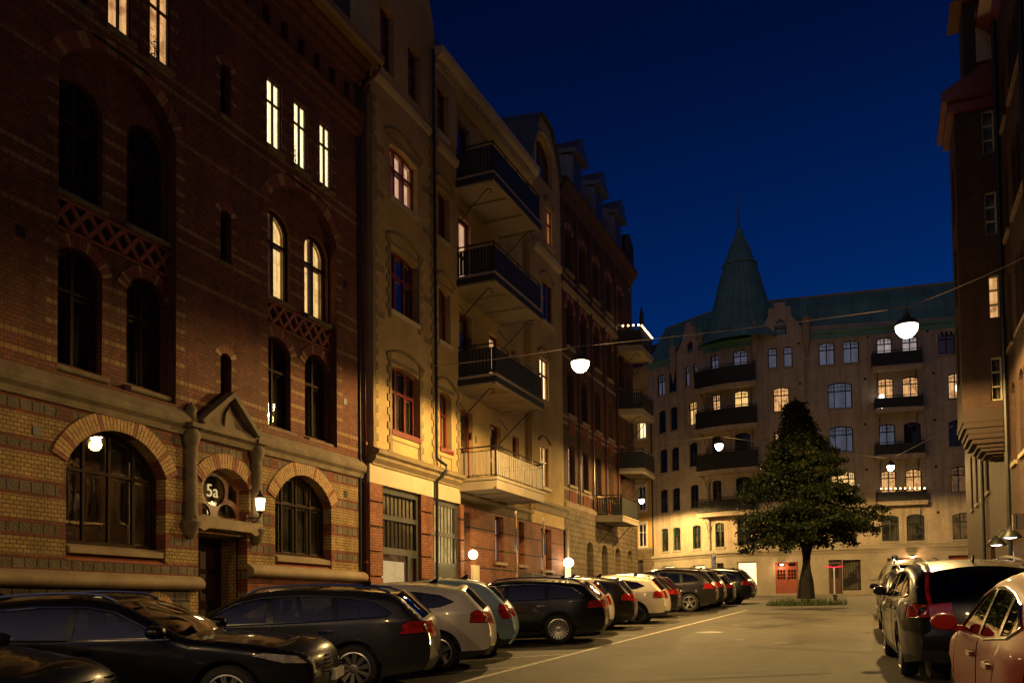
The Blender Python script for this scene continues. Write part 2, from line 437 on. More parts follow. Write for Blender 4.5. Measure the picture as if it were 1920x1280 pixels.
def window(fac, par, u0, u1, z0, zs, zt, d, frame, cols=(.5,), trans=(.62,), fw=.07, mw=.06, back='curt', inner=True,
           bars=None, label=None, name='window', bd=.18, fd=.07, glass='glass', tilt=True):
    """one window: frame (the part) > glass, inner_casement, room (sub-parts)"""
    O = arch(u0, u1, z0, zs, zt); C = inset(u0, u1, z0, zs, zt, fw)
    us = [u0 + fw*.3] + [u0 + (u1 - u0)*c for c in cols] + [u1 - fw*.3]
    zz = [z0 + fw*.3] + [z0 + (zt - z0)*t for t in trans] + [zt]
    P = []
    for i in range(len(us) - 1):
        for j in range(len(zz) - 1):
            a, b, c_, e = us[i] + mw/2, us[i + 1] - mw/2, zz[j] + mw/2, zz[j + 1] - mw/2
            nx, ny = bars[1:] if bars and j in bars[0] else (1, 1)
            for p in range(nx):
                for q in range(ny):
                    h = .012 if nx*ny > 1 else 0
                    r = clip(rect(a + (b - a)*p/nx + h, a + (b - a)*(p + 1)/nx - h, c_ + (e - c_)*q/ny + h, c_ + (e - c_)*(q + 1)/ny - h), C)
                    if r: P.append(r)
    f = panel(fac, O, P, [M[frame]], par, name, d, fd)
    if label: f['label'] = label
    mb = MB()
    rnd = random.Random(int(u0*977 + z0*131))
    for r in P:
        k = rnd.uniform(-.006, .006) if tilt else 0
        uc = sum(p[0] for p in r)/len(r)
        mb.poly([fac.pos(u, z, d - fd*.55 + k*(u - uc)*2) for u, z in r], 0, r)
    mb.build('glass', [M[glass]], f)
    if inner:
        Q = []
        for i in range(len(us) - 1):
            for j in range(len(zz) - 1):
                k = .055 if back.startswith('lit') else .08; r = clip(rect(us[i] + k, us[i + 1] - k, zz[j] + k, zz[j + 1] - k), inset(u0, u1, z0, zs, zt, k + .03))
                if r: Q.append(r)
        panel(fac, O, Q, [M['cream']], f, 'inner_casement', d - .12, .025)
    mb = MB(); n = len(O)
    vs, T = cdt(O)
    ids = [mb.vert(fac.pos(u, z, d - bd)) for u, z in vs]
    for q, c in T: mb.face([ids[i] for i in q], 0, [vs[i] for i in q])
    for i in range(n):
        a, b = O[i], O[(i + 1) % n]
        mb.poly([fac.pos(*a, d - .02), fac.pos(*b, d - .02), fac.pos(*b, d - bd), fac.pos(*a, d - bd)], 1, [a, b, b, a])
    mb.build('curtain' if back in ('curt', 'blind') else 'room', [M[back], M[back] if back.startswith('lit') else M['dark']], f)
    return f
def sill(fac, par, u0, u1, z, h, d0, d1, mat='sandd', name='sill'):
    mb = MB(); fprof(mb, fac, u0, u1, [(d0, z - h), (d1 - .03, z - h), (d1, z - h + .03), (d1, z - h*.45), (d0, z + .03)])
    return mb.build(name, [M[mat]], par)
def voussoirs(fac, par, u0, u1, zs, zt, th, d, pat, bw=.075, out=.03, name='arch'):
    """segmental arch of separate bricks standing slightly proud of the wall; pat(i, n) -> 0 yellow / 1 red"""
    w = (u1 - u0)/2; h = zt - zs; rad = (w*w + h*h)/(2*h); cz = zt - rad; cu = (u0 + u1)/2
    a0 = math.atan2(zs - cz, w); n = max(5, int((PI - 2*a0)*rad/bw)); mb = MB()
    rows = 1 if th < .3 else (2 if th < .45 else 3)
    for i in range(n):
        a = PI - a0 - (PI - 2*a0)*(i + .08)/n; b = PI - a0 - (PI - 2*a0)*(i + .92)/n
        m = pat(i, n)
        cuts = [0, 1]
        if rows == 2: cuts = [0, .38 if i % 2 else .62, 1]
        if rows == 3: cuts = [0, .3 if i % 2 else .42, .62 if i % 2 else .8, 1]
        for k in range(len(cuts) - 1):
            ra = rad + th*cuts[k] + .004; rb = rad + th*cuts[k + 1] - .004
            pts = [(cu + r_*math.cos(t_), cz + r_*math.sin(t_)) for r_, t_ in ((ra, a), (ra, b), (rb, b), (rb, a))]
            A = [mb.vert(fac.pos(u, z, d + out)) for u, z in pts]; B = [mb.vert(fac.pos(u, z, d)) for u, z in pts]
            mb.face(A, m)
            for q in range(4): mb.face((A[q], A[(q + 1) % 4], B[(q + 1) % 4], B[q]), m)
            # soffit face into the reveal for the lowest brick
    # mortar sheet behind the bricks
    k = 14
    for i in range(k):
        a = PI - a0 - (PI - 2*a0)*i/k; b = PI - a0 - (PI - 2*a0)*(i + 1)/k
        mb.poly([fac.pos(cu + r_*math.cos(t_), cz + r_*math.sin(t_), d + out*.6) for r_, t_ in ((rad, a), (rad, b), (rad + th, b), (rad + th, a))], 2)
    return mb.build(name, [M['vy'], M['vr'], M['arch']], par)
# ================================================================ brick building with the entrance 5a
F1 = Facade([(-14, 0), (-14, 60)])
B1 = base('brick_apartment_building', (-14, 15, .7), 'red brick apartment building with banded yellow brick ground floor and the 5a entrance', 'building')
Z0 = -.3
w1 = arch(11.24, 13.66, 2.62, 4.45, 5.24, 14); w2 = arch(17.22, 19.6, 2.75, 4.45, 5.2, 14)
trn = arch(14.72, 16.26, 3.72, 4.55, 4.95); dr = rect(14.6, 16.2, .2, 3.4)
BAND = [(-9, 2.1, 5), (2.1, 2.42, 1), (2.42, 2.44, 1), (2.44, 2.6, 2), (2.6, 2.67, 1), (2.67, 2.99, 0), (2.99, 3.06, 1), (3.06, 3.23, 2), (3.23, 3.3, 1), (3.3, 3.72, 0),
        (3.72, 3.79, 1), (3.79, 3.98, 2), (3.98, 4.05, 1), (4.05, 4.5, 0), (4.5, 4.57, 1), (4.57, 4.72, 2), (4.72, 4.79, 1), (4.79, 5.19, 0), (5.19, 5.26, 1), (5.26, 5.43, 2), (5.43, 9, 1)]
EDG = [11.24, 13.66, 14.6, 16.2, 17.22, 19.6, 21.1]
def bandm(u, z):
    for a, b, m in BAND:
        if a <= z < b:
            if m == 2 and z > 2.7 and any(abs(u - e) < .15 for e in EDG): return 1
            if m == 5 and (14.35 < u < 16.45): return 0
            if m == 5 and u > 16.2 and z > 2.1: return 5
            return m
    return 1
ln = [[(6, b[0]), (21.12, b[0])] for b in BAND[1:]] + [[(e + s*.15, 2.7), (e + s*.15, 5.55)] for e in EDG[:-1] for s in (-1, 1)] + [[(14.35, Z0), (14.35, 2.1)], [(16.45, Z0), (16.45, 2.1)]]
panel(F1, rect(6, 21.12, Z0, 5.55), [w1, w2, dr, trn], [M['yel'], M['redc'], M['stone'], M['red'], M['yel1'], M['rubble']], B1, 'ground_floor_wall', 0, .34, bandm, ln, rim=.6)
mb = MB()
for (a, b, z) in ((6, 14.62, 2.1), (16.2, 21.14, 2.46)):
    fprof(mb, F1, a, b, [(0, z), (.12, z + .01), (.19, z + .06), (.205, z + .14), (.17, z + .21), (.08, z + .28), (0, z + .31)])
mb.build('plinth_ledge', [M['sand']], B1, 50)
mb = MB(); fprof(mb, F1, 6, 21.14, [(0, 5.5), (.05, 5.5), (.07, 5.62), (.15, 5.7), (.17, 5.78), (.17, 5.84), (0, 6.05)])
mb.build('string_cornice', [M['sandd']], B1)
py = lambda i, n: 1 if i in (0, n - 1) or i % 10 == 4 else 0
voussoirs(F1, B1, 11.24, 13.66, 4.45, 5.24, .36, 0, py); voussoirs(F1, B1, 17.22, 19.6, 4.45, 5.2, .36, 0, py)
voussoirs(F1, B1, 14.72, 16.26, 4.55, 4.95, .34, 0, lambda i, n: 1 if i % 7 in (0, 1) else 0)
for (a, b) in ((11.24, 13.66), (17.22, 19.6)):
    zb = 2.95 if a < 15 else 3.08
    window(F1, B1, a, b, zb, 4.45, 5.24 if a < 15 else 5.2, -.27, 'brown', (.25, .5, .75), (.63,), .07, .055)
    mb = MB(); s = zb - .33
    fprof(mb, F1, a + .08, b - .08, [(-.3, zb - .2), (-.02, zb - .2), (.02, zb - .19), (.02, zb - .08), (-.26, zb)])
    mb.build('sill', [M['sand']], B1)
    mb = MB()
    fprof(mb, F1, a, b, [(-.33, zb - .2), (-.14, zb - .21), (.006, s)]); mb.build('sloped_tiles', [M['terra']], B1)
# niches in the plinth
for uc, r in ((11.62, .3), (12.52, .36), (13.42, .44)):
    voussoirs(F1, B1, uc - r + .12, uc + r - .12, 1.55, 1.55 + r - .14, .16 if r < .4 else .2, 0, lambda i, n: 0, .06, .02, 'niche_arch')
for uc in (17.7, 18.5, 19.25):
    voussoirs(F1, B1, uc - .25, uc + .25, 1.95, 2.14, .15, 0, lambda i, n: 0, .06, .02, 'niche_arch')
mb = MB(); P = arch(13.12, 13.72, .8, 1.55, 1.85); mb.prism([F1.pos(u, z, 0) for u, z in P], (.03, 0, 0)); mb.build('niche_shutter', [plain('pale_shutter', (.5, .36, .2), .7, .1)], B1)
for (u, z) in ((10.55, 4.82), (20.2, 4.85), (10.2, 8.35), (20.25, 10.9), (20.2, 7.5)): mb = MB(); fbox(mb, F1, u, u + .17, z, z + .19, -.02, .012); mb.build('air_vent', [M['black']], B1)
# entrance: deep reveal, door, lintel, lobed transom light, pilasters and pediment
mb = MB()
for u in (14.6, 16.2):
    mb.poly([F1.pos(u, .2, -.3), F1.pos(u, 3.4, -.3), F1.pos(u, 3.4, -.95), F1.pos(u, .2, -.95)], 0, [(0, .2), (0, 3.4), (.65, 3.4), (.65, .2)])
mb.poly([F1.pos(14.6, 3.39, 0), F1.pos(16.2, 3.39, 0), F1.pos(16.2, 3.39, -.95), F1.pos(14.6, 3.39, -.95)], 1, [(0, 0)]*4)
mb.build('porch_reveal', [M['yel'], M['sandd']], B1)
holes = [rect(14.78, 15.3, 1.9, 2.55), rect(14.78, 15.3, 2.65, 3.2), rect(15.5, 16.02, 1.9, 2.55), rect(15.5, 16.02, 2.65, 3.2), rect(14.78, 15.3, .9, 1.7), rect(15.5, 16.02, .9, 1.7)]
do = panel(F1, rect(14.6, 16.2, .3, 3.4), holes, [M['brown']], B1, 'entrance_door', -.8, .03); do['label'] = 'dark brown panelled entrance door under the 5a transom'
mb = MB(); fbox(mb, F1, 14.62, 16.18, .32, 3.38, -.9, -.835); mb.build('door_panels', [plain('dark_stained_wood', (.05, .022, .012), .5, .3, 3)], do)
mb = MB(); mb.tube([F1.pos(15.36, 1.75, -.74), F1.pos(15.36, 2.1, -.74)], .015); mb.build('handle', [M['black']], do)
mb = MB(); mb.prism([F1.pos(u, z, -.02) for u, z in ((14.3, 3.74), (14.38, 3.5), (14.55, 3.42), (14.72, 3.5), (16.08, 3.5), (16.25, 3.42), (16.42, 3.5), (16.5, 3.74))], (.24, 0, 0)); mb.build('lintel', [M['sand']], B1)
def disc(uc, zc, r, a0=0, a1=2*PI, n=24): return [(uc + r*math.cos(a0 + (a1 - a0)*i/n), zc + r*math.sin(a0 + (a1 - a0)*i/n)) for i in range(n + (0 if a1 - a0 > 6.2 else 1))]
TO = inset(14.72, 16.26, 3.74, 4.55, 4.95, .0)
tc = (15.42, 4.45)
th = [disc(*tc, .36), disc(15.03, 3.86, .27, 0, PI), disc(15.83, 3.86, .31, 0, PI), [(15.86, 4.3), (16.02, 4.27), (16.16, 4.2), (16.16, 4.52), (15.9, 4.72)], [(14.98, 4.3), (14.82, 4.2), (14.82, 4.52), (14.98, 4.68)]]
tf = panel(F1, TO, th, [plain('transom_frame_wood', (.14, .05, .022), .45, .2, 5)], B1, 'transom_window', -.3, .06); tf['label'] = 'lobed transom window with the house number 5a in a circle'
mb = MB()
for h in th: mb.poly([F1.pos(u, z, -.335) for u, z in h], 0, h)
mb.build('glass', [M['glass']], tf)
mb = MB(); mb.poly([F1.pos(u, z, -.6) for u, z in TO], 0, TO)
for i in range(len(TO)): a, b = TO[i], TO[(i + 1) % len(TO)]; mb.poly([F1.pos(*a, -.36), F1.pos(*b, -.36), F1.pos(*b, -.6), F1.pos(*a, -.6)])
mb.build('lobby', [plain('lobby_wall', (.2, .14, .07), .9)], tf)
def textmesh(txt, size, mat, M4, parent, name, ext=.004, ax='CENTER'):
    cu = bpy.data.curves.new(name, 'FONT'); cu.body = txt; cu.size = size; cu.align_x = ax; cu.align_y = 'CENTER'; cu.extrude = ext
    t = bpy.data.objects.new(name, cu); COL.objects.link(t); bpy.context.view_layer.update()
    me = bpy.data.meshes.new_from_object(t.evaluated_get(bpy.context.evaluated_depsgraph_get()))
    bpy.data.objects.remove(t); me.name = name; me.transform(M4); me.materials.clear(); me.materials.append(mat)
    o = bpy.data.objects.new(name, me); COL.objects.link(o)
    if parent is not None: adopt(o, parent)
    return o
def wallM(p, ang):   # text facing outward normal angle
    return Matrix.Translation(p) @ Matrix.Rotation(ang + PI/2, 4, 'Z') @ Matrix.Rotation(PI/2, 4, 'X')
textmesh('5a', .42, emit('number_glow', (1, .72, .3), .75), wallM(F1.pos(15.38, 4.43, -.32), 0), tf, 'house_number')
for u in (14.33, 16.46):
    mb = MB()
    top = 6.25 if u < 15 else 6.1
    c = F1.pos(u, 0, .06)
    mb.lathe([(.02, 3.22), (.12, 3.32), (.15, 3.45), (.2, 3.52), (.22, 3.6), (.15, 3.66), (.14, 3.85), (.13, 4.0), (.125, 5.1), (.14, 5.2), (.12, 5.25), (.16, 5.35), (.2, 5.5), (.17, 5.6), (.12, 5.7), (.14, 5.85), (.1, 6.0), (.13, 6.1), (.02, top)], 14, 0, c)
    mb.box(F1.pos(u, 5.72, .1), (.36, .36, .1))
    mb.build('pilaster', [M['sandd']], B1, 40)
mb = MB(); fprof(mb, F1, 14.45, 16.35, [(0, 5.48), (.1, 5.5), (.14, 5.62), (.24, 5.68), (.24, 5.76), (0, 5.84)])
mb.prism([F1.pos(14.6, 5.8, 0), F1.pos(16.2, 5.8, 0), F1.pos(15.45, 6.6, 0)], (.08, 0, 0))
mb.prism([F1.pos(15.28, 5.83, .08), F1.pos(15.62, 5.83, .08), F1.pos(15.58, 6.2, .08), F1.pos(15.45, 6.38, .08), F1.pos(15.32, 6.2, .08)], (.06, 0, 0))
for a, b in (((14.42, 5.86), (15.45, 6.72)), ((16.4, 5.86), (15.45, 6.72))):
    mb.prism([F1.pos(a[0], a[1], 0), F1.pos(b[0], b[1], 0), F1.pos(b[0], b[1] - .14, 0), F1.pos(a[0] + (.1 if a[0] < 15 else -.1), a[1] - .06, 0)], (.3, 0, 0))
mb.build('pediment', [M['sandd']], B1)
# ---- upper storeys, red brick with yellow courses; two tall recessed bays
P1 = arch(11.04, 13.94, 6.12, 12.0, 12.85, 16); P2 = arch(16.97, 19.89, 6.2, 12.0, 12.85, 16)
slits = [arch(15.3, 15.66, a, b - .12, b) for a, b in ((6.32, 7.66), (9.85, 11.06), (13.36, 14.56))]
TW = [(11.08, 11.66), (12.14, 12.72), (13.2, 13.78), (16.95, 17.52), (18.03, 18.6), (19.15, 19.7)]
tops = [rect(a, b, 13.46, 15.18) for a, b in TW]
attic = [rect(u, u + .3, 16.5, 17.05) for u in (11.0, 11.7, 12.4, 13.1, 13.8, 14.5, 15.2, 15.9, 16.8, 17.5, 18.2, 18.9, 19.6, 20.3)]
panel(F1, rect(6, 21.12, 5.5, 18.3), [P1, P2] + slits + tops + attic, [M['red']], B1, 'brick_wall', .0, .25, rim=.6)
pr = lambda i, n: 0 if i % 9 in (2, 3, 4) and 2 < i < n - 2 else 1
for k, (a, b, z0) in enumerate(((11.04, 13.94, 6.12), (16.97, 19.89, 6.2))):
    W = ((a + .06, a + 1.2), (a + 1.8, b - .06)); hs = []
    for (p, q) in W: hs += [arch(p, q, 6.36, 8.32, 8.7), arch(p, q, 9.74, 11.6, 12.02)]
    panel(F1, arch(a - .02, b + .02, z0 - .02, 12.0, 12.87, 16), hs, [M['red']], B1, 'recessed_wall', -.25, .2)
    voussoirs(F1, B1, a, b, 12.0, 12.85, .3, 0, pr, .07, .004)
    for j, (p, q) in enumerate(W):
        voussoirs(F1, B1, p, q, 8.32, 8.7, .26, -.25, lambda i, n: 0 if i % 5 == 2 or i in (0, n - 1) else 1, .07, .02)
        window(F1, B1, p, q, 6.36, 8.32, 8.7, -.4, 'brown', (.5,), (.64,), .065, .07)
        window(F1, B1, p, q, 9.74, 11.6, 12.02, -.38, 'brown', (.5,), (.64,), .065, .07, back='lit_yel' if k else 'curt', label='lit arched window with a yellow glow' if k else None)
        sill(F1, B1, p - .02, q + .04, 6.36, .18, -.45, -.08); sill(F1, B1, p - .02, q + .04, 9.74, .18, -.45, -.1)
    # diaper-work lattice between the storeys
    mb = MB(); n = 7; s = (b - a)/n; fbox(mb, F1, a, b, 8.98, 9.5, -.249, -.245, 1)  # dark sheet put behind the lattice for the shade of its recess
    for i in range(n):
        u0 = a + s*i
        for (p, q) in (((u0, 9.0), (u0 + s, 9.48)), ((u0, 9.48), (u0 + s, 9.0))):
            dx, dz = q[0] - p[0], q[1] - p[1]; l = math.hypot(dx, dz); nx, nz = -dz/l*.045, dx/l*.045
            mb.prism([F1.pos(p[0] + nx, p[1] + nz, -.245), F1.pos(q[0] + nx, q[1] + nz, -.245), F1.pos(q[0] - nx, q[1] - nz, -.245), F1.pos(p[0] - nx, p[1] - nz, -.245)], (.07 + .006*(q[1] > p[1]), 0, 0), 0)
    fbox(mb, F1, a, b, 9.5, 9.56, -.25, -.2); fbox(mb, F1, a, b, 8.93, 8.99, -.25, -.2)
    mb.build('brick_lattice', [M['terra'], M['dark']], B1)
mb = MB()      # yellow courses
blk = [(11.04, 13.94), (16.97, 19.89)]
def course(z, u0=6, u1=21.12, skip=True):
    seg = [(u0, u1)]
    cut = blk if (6.12 < z < 12.6) else []
    if 6.3 < z < 7.7 or 9.8 < z < 11.1 or 13.3 < z < 14.6: cut = cut + [(15.3, 15.66)]
    for c in sorted(cut):
        o = []
        for s_ in seg:
            if c[1] <= s_[0] or c[0] >= s_[1]: o.append(s_)
            else:
                if c[0] > s_[0]: o.append((s_[0], c[0]))
                if c[1] < s_[1]: o.append((c[1], s_[1]))
        seg = o
    for s_ in seg: fbox(mb, F1, s_[0], s_[1], z, z + .085, -.01, .004)
for z in (6.27, 6.6, 8.93, 9.73, 10.04, 11.94, 12.95, 13.22): course(z)
for z in [6.98 + .37*i for i in range(5)] + [10.4 + .37*i for i in range(4)]:
    for a, b in blk:
        fbox(mb, F1, a - .26, a, z, z + .085, -.01, .004); fbox(mb, F1, b, b + .26, z, z + .085, -.01, .004)
for z in [6.66 + .37*i for i in range(5)] + [10.04 + .37*i for i in range(5)]:
    for a, b in blk: fbox(mb, F1, a + 1.2, a + 1.8, z, z + .085, -.26, -.246)
for z in (13.6, 13.97, 14.34, 14.71):
    for a, b in TW: fbox(mb, F1, b, b + .2, z, z + .08, -.01, .004); fbox(mb, F1, a - .2, a, z, z + .08, -.01, .004)
for z in (6.9, 7.3, 10.2, 10.6, 13.7, 14.1): fbox(mb, F1, 15.66, 15.84, z, z + .08, -.01, .004); fbox(mb, F1, 15.14, 15.3, z, z + .08, -.01, .004)
mb.build('yellow_brick_courses', [M['yel1']], B1)
for i, (a, b) in enumerate(TW):
    window(F1, B1, a, b, 13.46, 15.18, 15.18, -.04, 'brown', (.5,), (.66,), .035, .03, inner=False, bd=.12, back='lit_white' if i in (3, 4, 5) else ('lit_amber' if i else 'curt'), label='bright lit top-storey window' if i > 2 else None)
    sill(F1, B1, a - .05, b + .08, 13.46, .16, -.1, .08)
for a, b in ((6.32, 7.66), (9.85, 11.06), (13.36, 14.56)):
    window(F1, B1, 15.3, 15.66, a, b - .12, b, -.22, 'brown', (), (.6,), .04, .04, inner=False); sill(F1, B1, 15.26, 15.7, a, .14, -.22, .05)
    voussoirs(F1, B1, 15.3, 15.66, b - .12, b, .2, 0, lambda i, n: 0 if i in (0, n - 1) else 1, .07, .004)
for h in attic: mb = MB(); mb.poly([F1.pos(u, z, -.24) for u, z in h]); mb.build('attic_opening', [M['black']], B1)
mb = MB(); fprof(mb, F1, 6, 21.12, [(0, 15.62), (.07, 15.68), (.07, 15.85), (.14, 15.95), (.14, 16.15), (.2, 16.22), (.2, 16.32), (0, 16.42)])
mb.build('brick_cornice', [M['red']], B1)
mb = MB(); fprof(mb, F1, 6, 21.14, [(0, 17.2), (.1, 17.25), (.1, 17.42), (.24, 17.5), (.24, 17.66), (.4, 17.75), (.4, 17.85)])
mb.build('eaves_brickwork', [M['red']], B1)
mb = MB(); fprof(mb, F1, 6, 21.4, [(.0, 17.85), (.62, 17.86), (.7, 17.92), (.72, 18.1), (.66, 18.14), (0, 18.2)]); mb.build('gutter', [plain('ochre_gutter', (.22, .14, .05), .6, .2)], B1)
mb = MB(); mb.poly([F1.pos(6, 18.2, 0), F1.pos(21.2, 18.2, 0), F1.pos(21.2, 20.6, -4.5), F1.pos(6, 20.6, -4.5)]); mb.build('roof', [M['zinc']], B1)
mb = MB(); a = F1.pos(21.3, 18.0, .6)
mb.tube([a, F1.pos(21.3, 17.7, .6), F1.pos(21.2, 17.3, .14), F1.pos(21.16, 17.0, .1), F1.pos(21.16, .7, .1)], .055, 10)
for z in (3, 6.5, 10, 13.5): mb.tube([F1.pos(21.16, z, .1), F1.pos(21.16, z + .08, .1)], .07, 10)
mb.build('downpipe', [M['copper']], B1, 40)
mb = MB(); mb.tube([F1.pos(20.98, 17.2, .03), F1.pos(20.98, .7, .03)], .04, 6); mb.build('cable_duct', [M['black']], B1)
# thin wires hung on the brick
for pts in ([(13.78, 13.1), (13.8, 12.7), (13.74, 12.3), (13.6, 12.1)], [(16.95, 13.3), (16.98, 12.8), (16.95, 12.2)], [(16.52, 5.6), (16.55, 4.6), (16.6, 3.9)]):
    mb = MB(); mb.tube([F1.pos(u, z, .04) for u, z in pts], .012, 5); mb.build('wall_cable', [M['sandd']], B1)

# ================================================================ ochre plaster building with balconies
FA = Facade([(-13.78, 0), (-13.78, 60)]); FR = Facade([(-14.1, 0), (-14.1, 60)]); FB = Facade([(-13.9, 0), (-13.9, 60)])
B2 = base('plaster_apartment_building', (-14, 29, 1.4), 'ochre plastered apartment building with stacked balconies and brick shop floor', 'building')
WA = [(22.42, 24.15, z0, z1) for z0, z1 in ((7.2, 9.25), (10.95, 12.95), (14.55, 16.25))]
WN = [(25.56, 26.42, z0, z1) for z0, z1 in ((7.2, 9.15), (10.9, 12.8), (14.5, 16.25), (18.25, 20.0))]
WT = [(21.95, 22.75, 18.35, 20.45), (23.6, 24.42, 18.35, 20.2)]
hs = [arch(a, b, c, d - .12, d) for a, b, c, d in WA + WN + WT]
panel(FA, [(21.36, 6.0), (27.05, 6.0), (27.05, 20.9), (25.45, 20.9), (25.42, 21.6), (25.15, 22.3), (24.6, 23.2), (23.6, 24.6), (23.1, 25.4), (21.36, 25.4)], hs, [M['plaster']], B2, 'bay_wall', 0, .24, rim=.7)
for i, (a, b, c, d) in enumerate(WA):
    window(FA, B2, a, b, c, d - .12, d, -.2, 'redp', (.333, .667), (.62,), .08, .1, back=('curt', 'curt', 'lit_pink')[i], label='lit three-light window with salmon curtains' if i == 2 else None)
    mb = MB(); fbox(mb, FA, a - .02, b + .06, c - .16, c, -.2, .05); mb.build('sill', [M['redp'] if i == 0 else M['plaster2']], B2)
for i, (a, b, c, d) in enumerate(WN):
    window(FA, B2, a, b, c, d - .12, d, -.2, 'redp', (.5,), (.62,), .08, .08); mb = MB(); fbox(mb, FA, a - .03, b + .08, c - .16, c, -.2, .05); mb.build('sill', [M['redp'] if i == 0 else M['plaster2']], B2)
for (a, b, c, d) in WT: window(FA, B2, a, b, c, d - .12, d, -.2, 'redp', (.5,), (.6,), .08, .1, back='curt')
# toothed quoins, hood moulds, apron panels
def quoins(u, z0, z1, side, w=.16, tooth=.12):
    k = 0; z = z0; mb = MB()
    while z < z1:
        t = tooth if k % 2 else 0
        a, b = (u, u + w + t) if side > 0 else (u - w - t, u)
        fbox(mb, FA, a, b, z, min(z1, z + .216), -.01, .035 + .001*(k % 2)); z += .215; k += 1
    mb.build('quoin_strip', [M['quoin']], B2)
quoins(21.37, 6.05, 17.2, 1); quoins(25.2, 6.05, 20.8, 1, .12); quoins(25.2, 6.05, 20.8, -1, .12)
for a, b, c, d in WA[:1] + WA[1:2]: quoins(a, c - 1.1 if c < 8 else c - .3, d + .3, -1, .12); quoins(b, c - 1.1 if c < 8 else c - .3, d + .3, 1, .12)
quoins(26.98, 6.05, 9.5, -1, .1)
for a, b, c, d in WA + WN[:3]:
    mb = MB()
    pts = arch(a - .28, b + .28, d - .1, d + .22, d + .5, 8)[2:]
    for i in range(len(pts) - 1): mb.tube([FA.pos(*pts[i], .03), FA.pos(*pts[i + 1], .03)], .05, 6)
    mb.build('hood_mould', [M['quoin']], B2)
    mb = MB(); fprof(mb, FA, a - .2, b + .2, [(0, d + .02), (.03, d + .04), (.03, d + .14), (0, d + .16)]); mb.build('lintel_strip', [M['quoin']], B2)
for a, b in ((22.42, 24.1), (25.56, 26.4)):
    mb = MB(); fbox(mb, FA, a, b, 6.86, 6.9, -.01, .02); fbox(mb, FA, a, a + .05, 6.1, 6.9, -.01, .02); fbox(mb, FA, b - .05, b, 6.1, 6.9, -.01, .02)
    mb.build('apron_frame', [M['quoin']], B2)
for z in (10.5, 11.9, 14.2, 15.6, 17.9):
    for u in (21.55, 24.5): mb = MB(); fbox(mb, FA, u, u + .52, z, z + .2, -.01, .012); mb.build('plaster_band', [M['quoin']], B2)
for u, z in ((25.0, 11.9), (25.0, 15.6), (28.6, 11.6), (28.95, 11.5), (28.6, 8.05), (28.95, 7.95), (28.6, 15.2)): mb = MB(); fbox(mb, FA if u < 27 else FR, u, u + .1, z, z + .26, -.01, .01); mb.build('air_vent', [M['black']], B2)
mb = MB(); fprof(mb, FA, 21.3, 27.1, [(-.3, 5.94), (.04, 5.94), (.04, 6.0), (.1, 6.06), (.16, 6.12), (.16, 6.2), (.26, 6.26), (.28, 6.36), (.0, 6.5)]); mb.build('string_ledge', [M['quoin']], B2)
mb = MB(); fprof(mb, FA, 21.5, 25.0, [(0, 17.7), (.08, 17.75), (.12, 17.9), (0, 18.0)]); mb.build('upper_ledge', [M['plaster2']], B2); mb = MB(); fprof(mb, FA, 25.5, 27.1, [(0, 17.5), (.1, 17.6), (.14, 17.75), (0, 17.85)]); mb.build('upper_ledge', [M['plaster2']], B2)
# ground floor of the bay: brick piers, pale fascia, shopfront and entrance
panel(FA, rect(21.2, 27.05, 5.4, 5.95), [], [M['plaster2']], B2, 'fascia', .0, 0, rim=.6)
piers = [(21.2, 21.9), (24.22, 25.02), (27.02, 27.3)]
PB = brick('orange_red_brick', (.36, .14, .07), (.25, .09, .045), MORT)
for a, b in piers:
    z = Z0; mb = MB()
    while z < 5.38:
        fbox(mb, FA, a, b, z, min(z + .68, 5.4), -.5, .0); fbox(mb, FA, a + .05, b - .05, z + .678, z + .742, -.5, -.06); z += .74
    mb.build('brick_pier', [PB], B2)
sf = panel(FA, rect(21.9, 24.22, .6, 5.4), [rect(22.0, 24.1, 4.55, 5.2), rect(22.0, 24.1, 3.55, 4.4), rect(22.0, 23.55, .9, 3.35), rect(23.68, 24.1, .9, 3.3)], [M['dgrey']], B2, 'shop_window', -.12, .08)
sf['label'] = 'tall shop window with striped blinds above a bright curtain'
mb = MB(); pr_ = [rect(22.0, 24.1, 4.55, 5.2), rect(22.0, 24.1, 3.55, 4.4), rect(22.0, 23.55, .9, 3.35), rect(23.68, 24.1, .9, 3.3)]
for r in pr_: mb.poly([FA.pos(u, z, -.16) for u, z in r], 0, r)
mb.build('glass', [M['glass']], sf)
mb = MB()
for i in range(9): fbox(mb, FA, 22.02 + .235*i, 22.17 + .235*i, 3.5, 5.3, -.24, -.23)
mb.build('vertical_blinds', [plain('grey_blind', (.22, .19, .15), .8)], sf)
mb = MB(); r = rect(21.95, 24.15, 3.4, 5.4); mb.poly([FA.pos(u, z, -.32) for u, z in r], 1, r)
r = rect(21.95, 23.5, .6, 3.15); mb.poly([FA.pos(u, z, -.23) for u, z in r], 0, r); r = rect(21.9, 24.2, .6, 3.4); mb.poly([FA.pos(u, z, -.33) for u, z in r], 2, r)
mb.build('room', [M['lit_shop'], M['dark'], M['lit_dim']], sf)
ef = panel(FA, rect(25.02, 27.02, .6, 5.4), [rect(25.2, 26.8, 4.3, 5.2), rect(25.2, 26.8, 3.25, 4.15), rect(25.2, 26.8, .62, 2.9)], [M['dgrey']], B2, 'entrance_transom', -.12, .08); ef['label'] = 'tall barred transom lit yellow above glass doors'
mb = MB()
for i in range(6): fbox(mb, FA, 25.32 + .25*i, 25.36 + .25*i, 3.25, 5.2, -.18, -.15)
mb.build('bars', [M['dgrey']], ef)
mb = MB(); r = rect(25.1, 26.95, .6, 5.3); mb.poly([FA.pos(u, z, -.3) for u, z in r], 0, r); mb.build('room', [litroom('stair_hall', (1, .66, .2), .62, 2, .35)], ef)
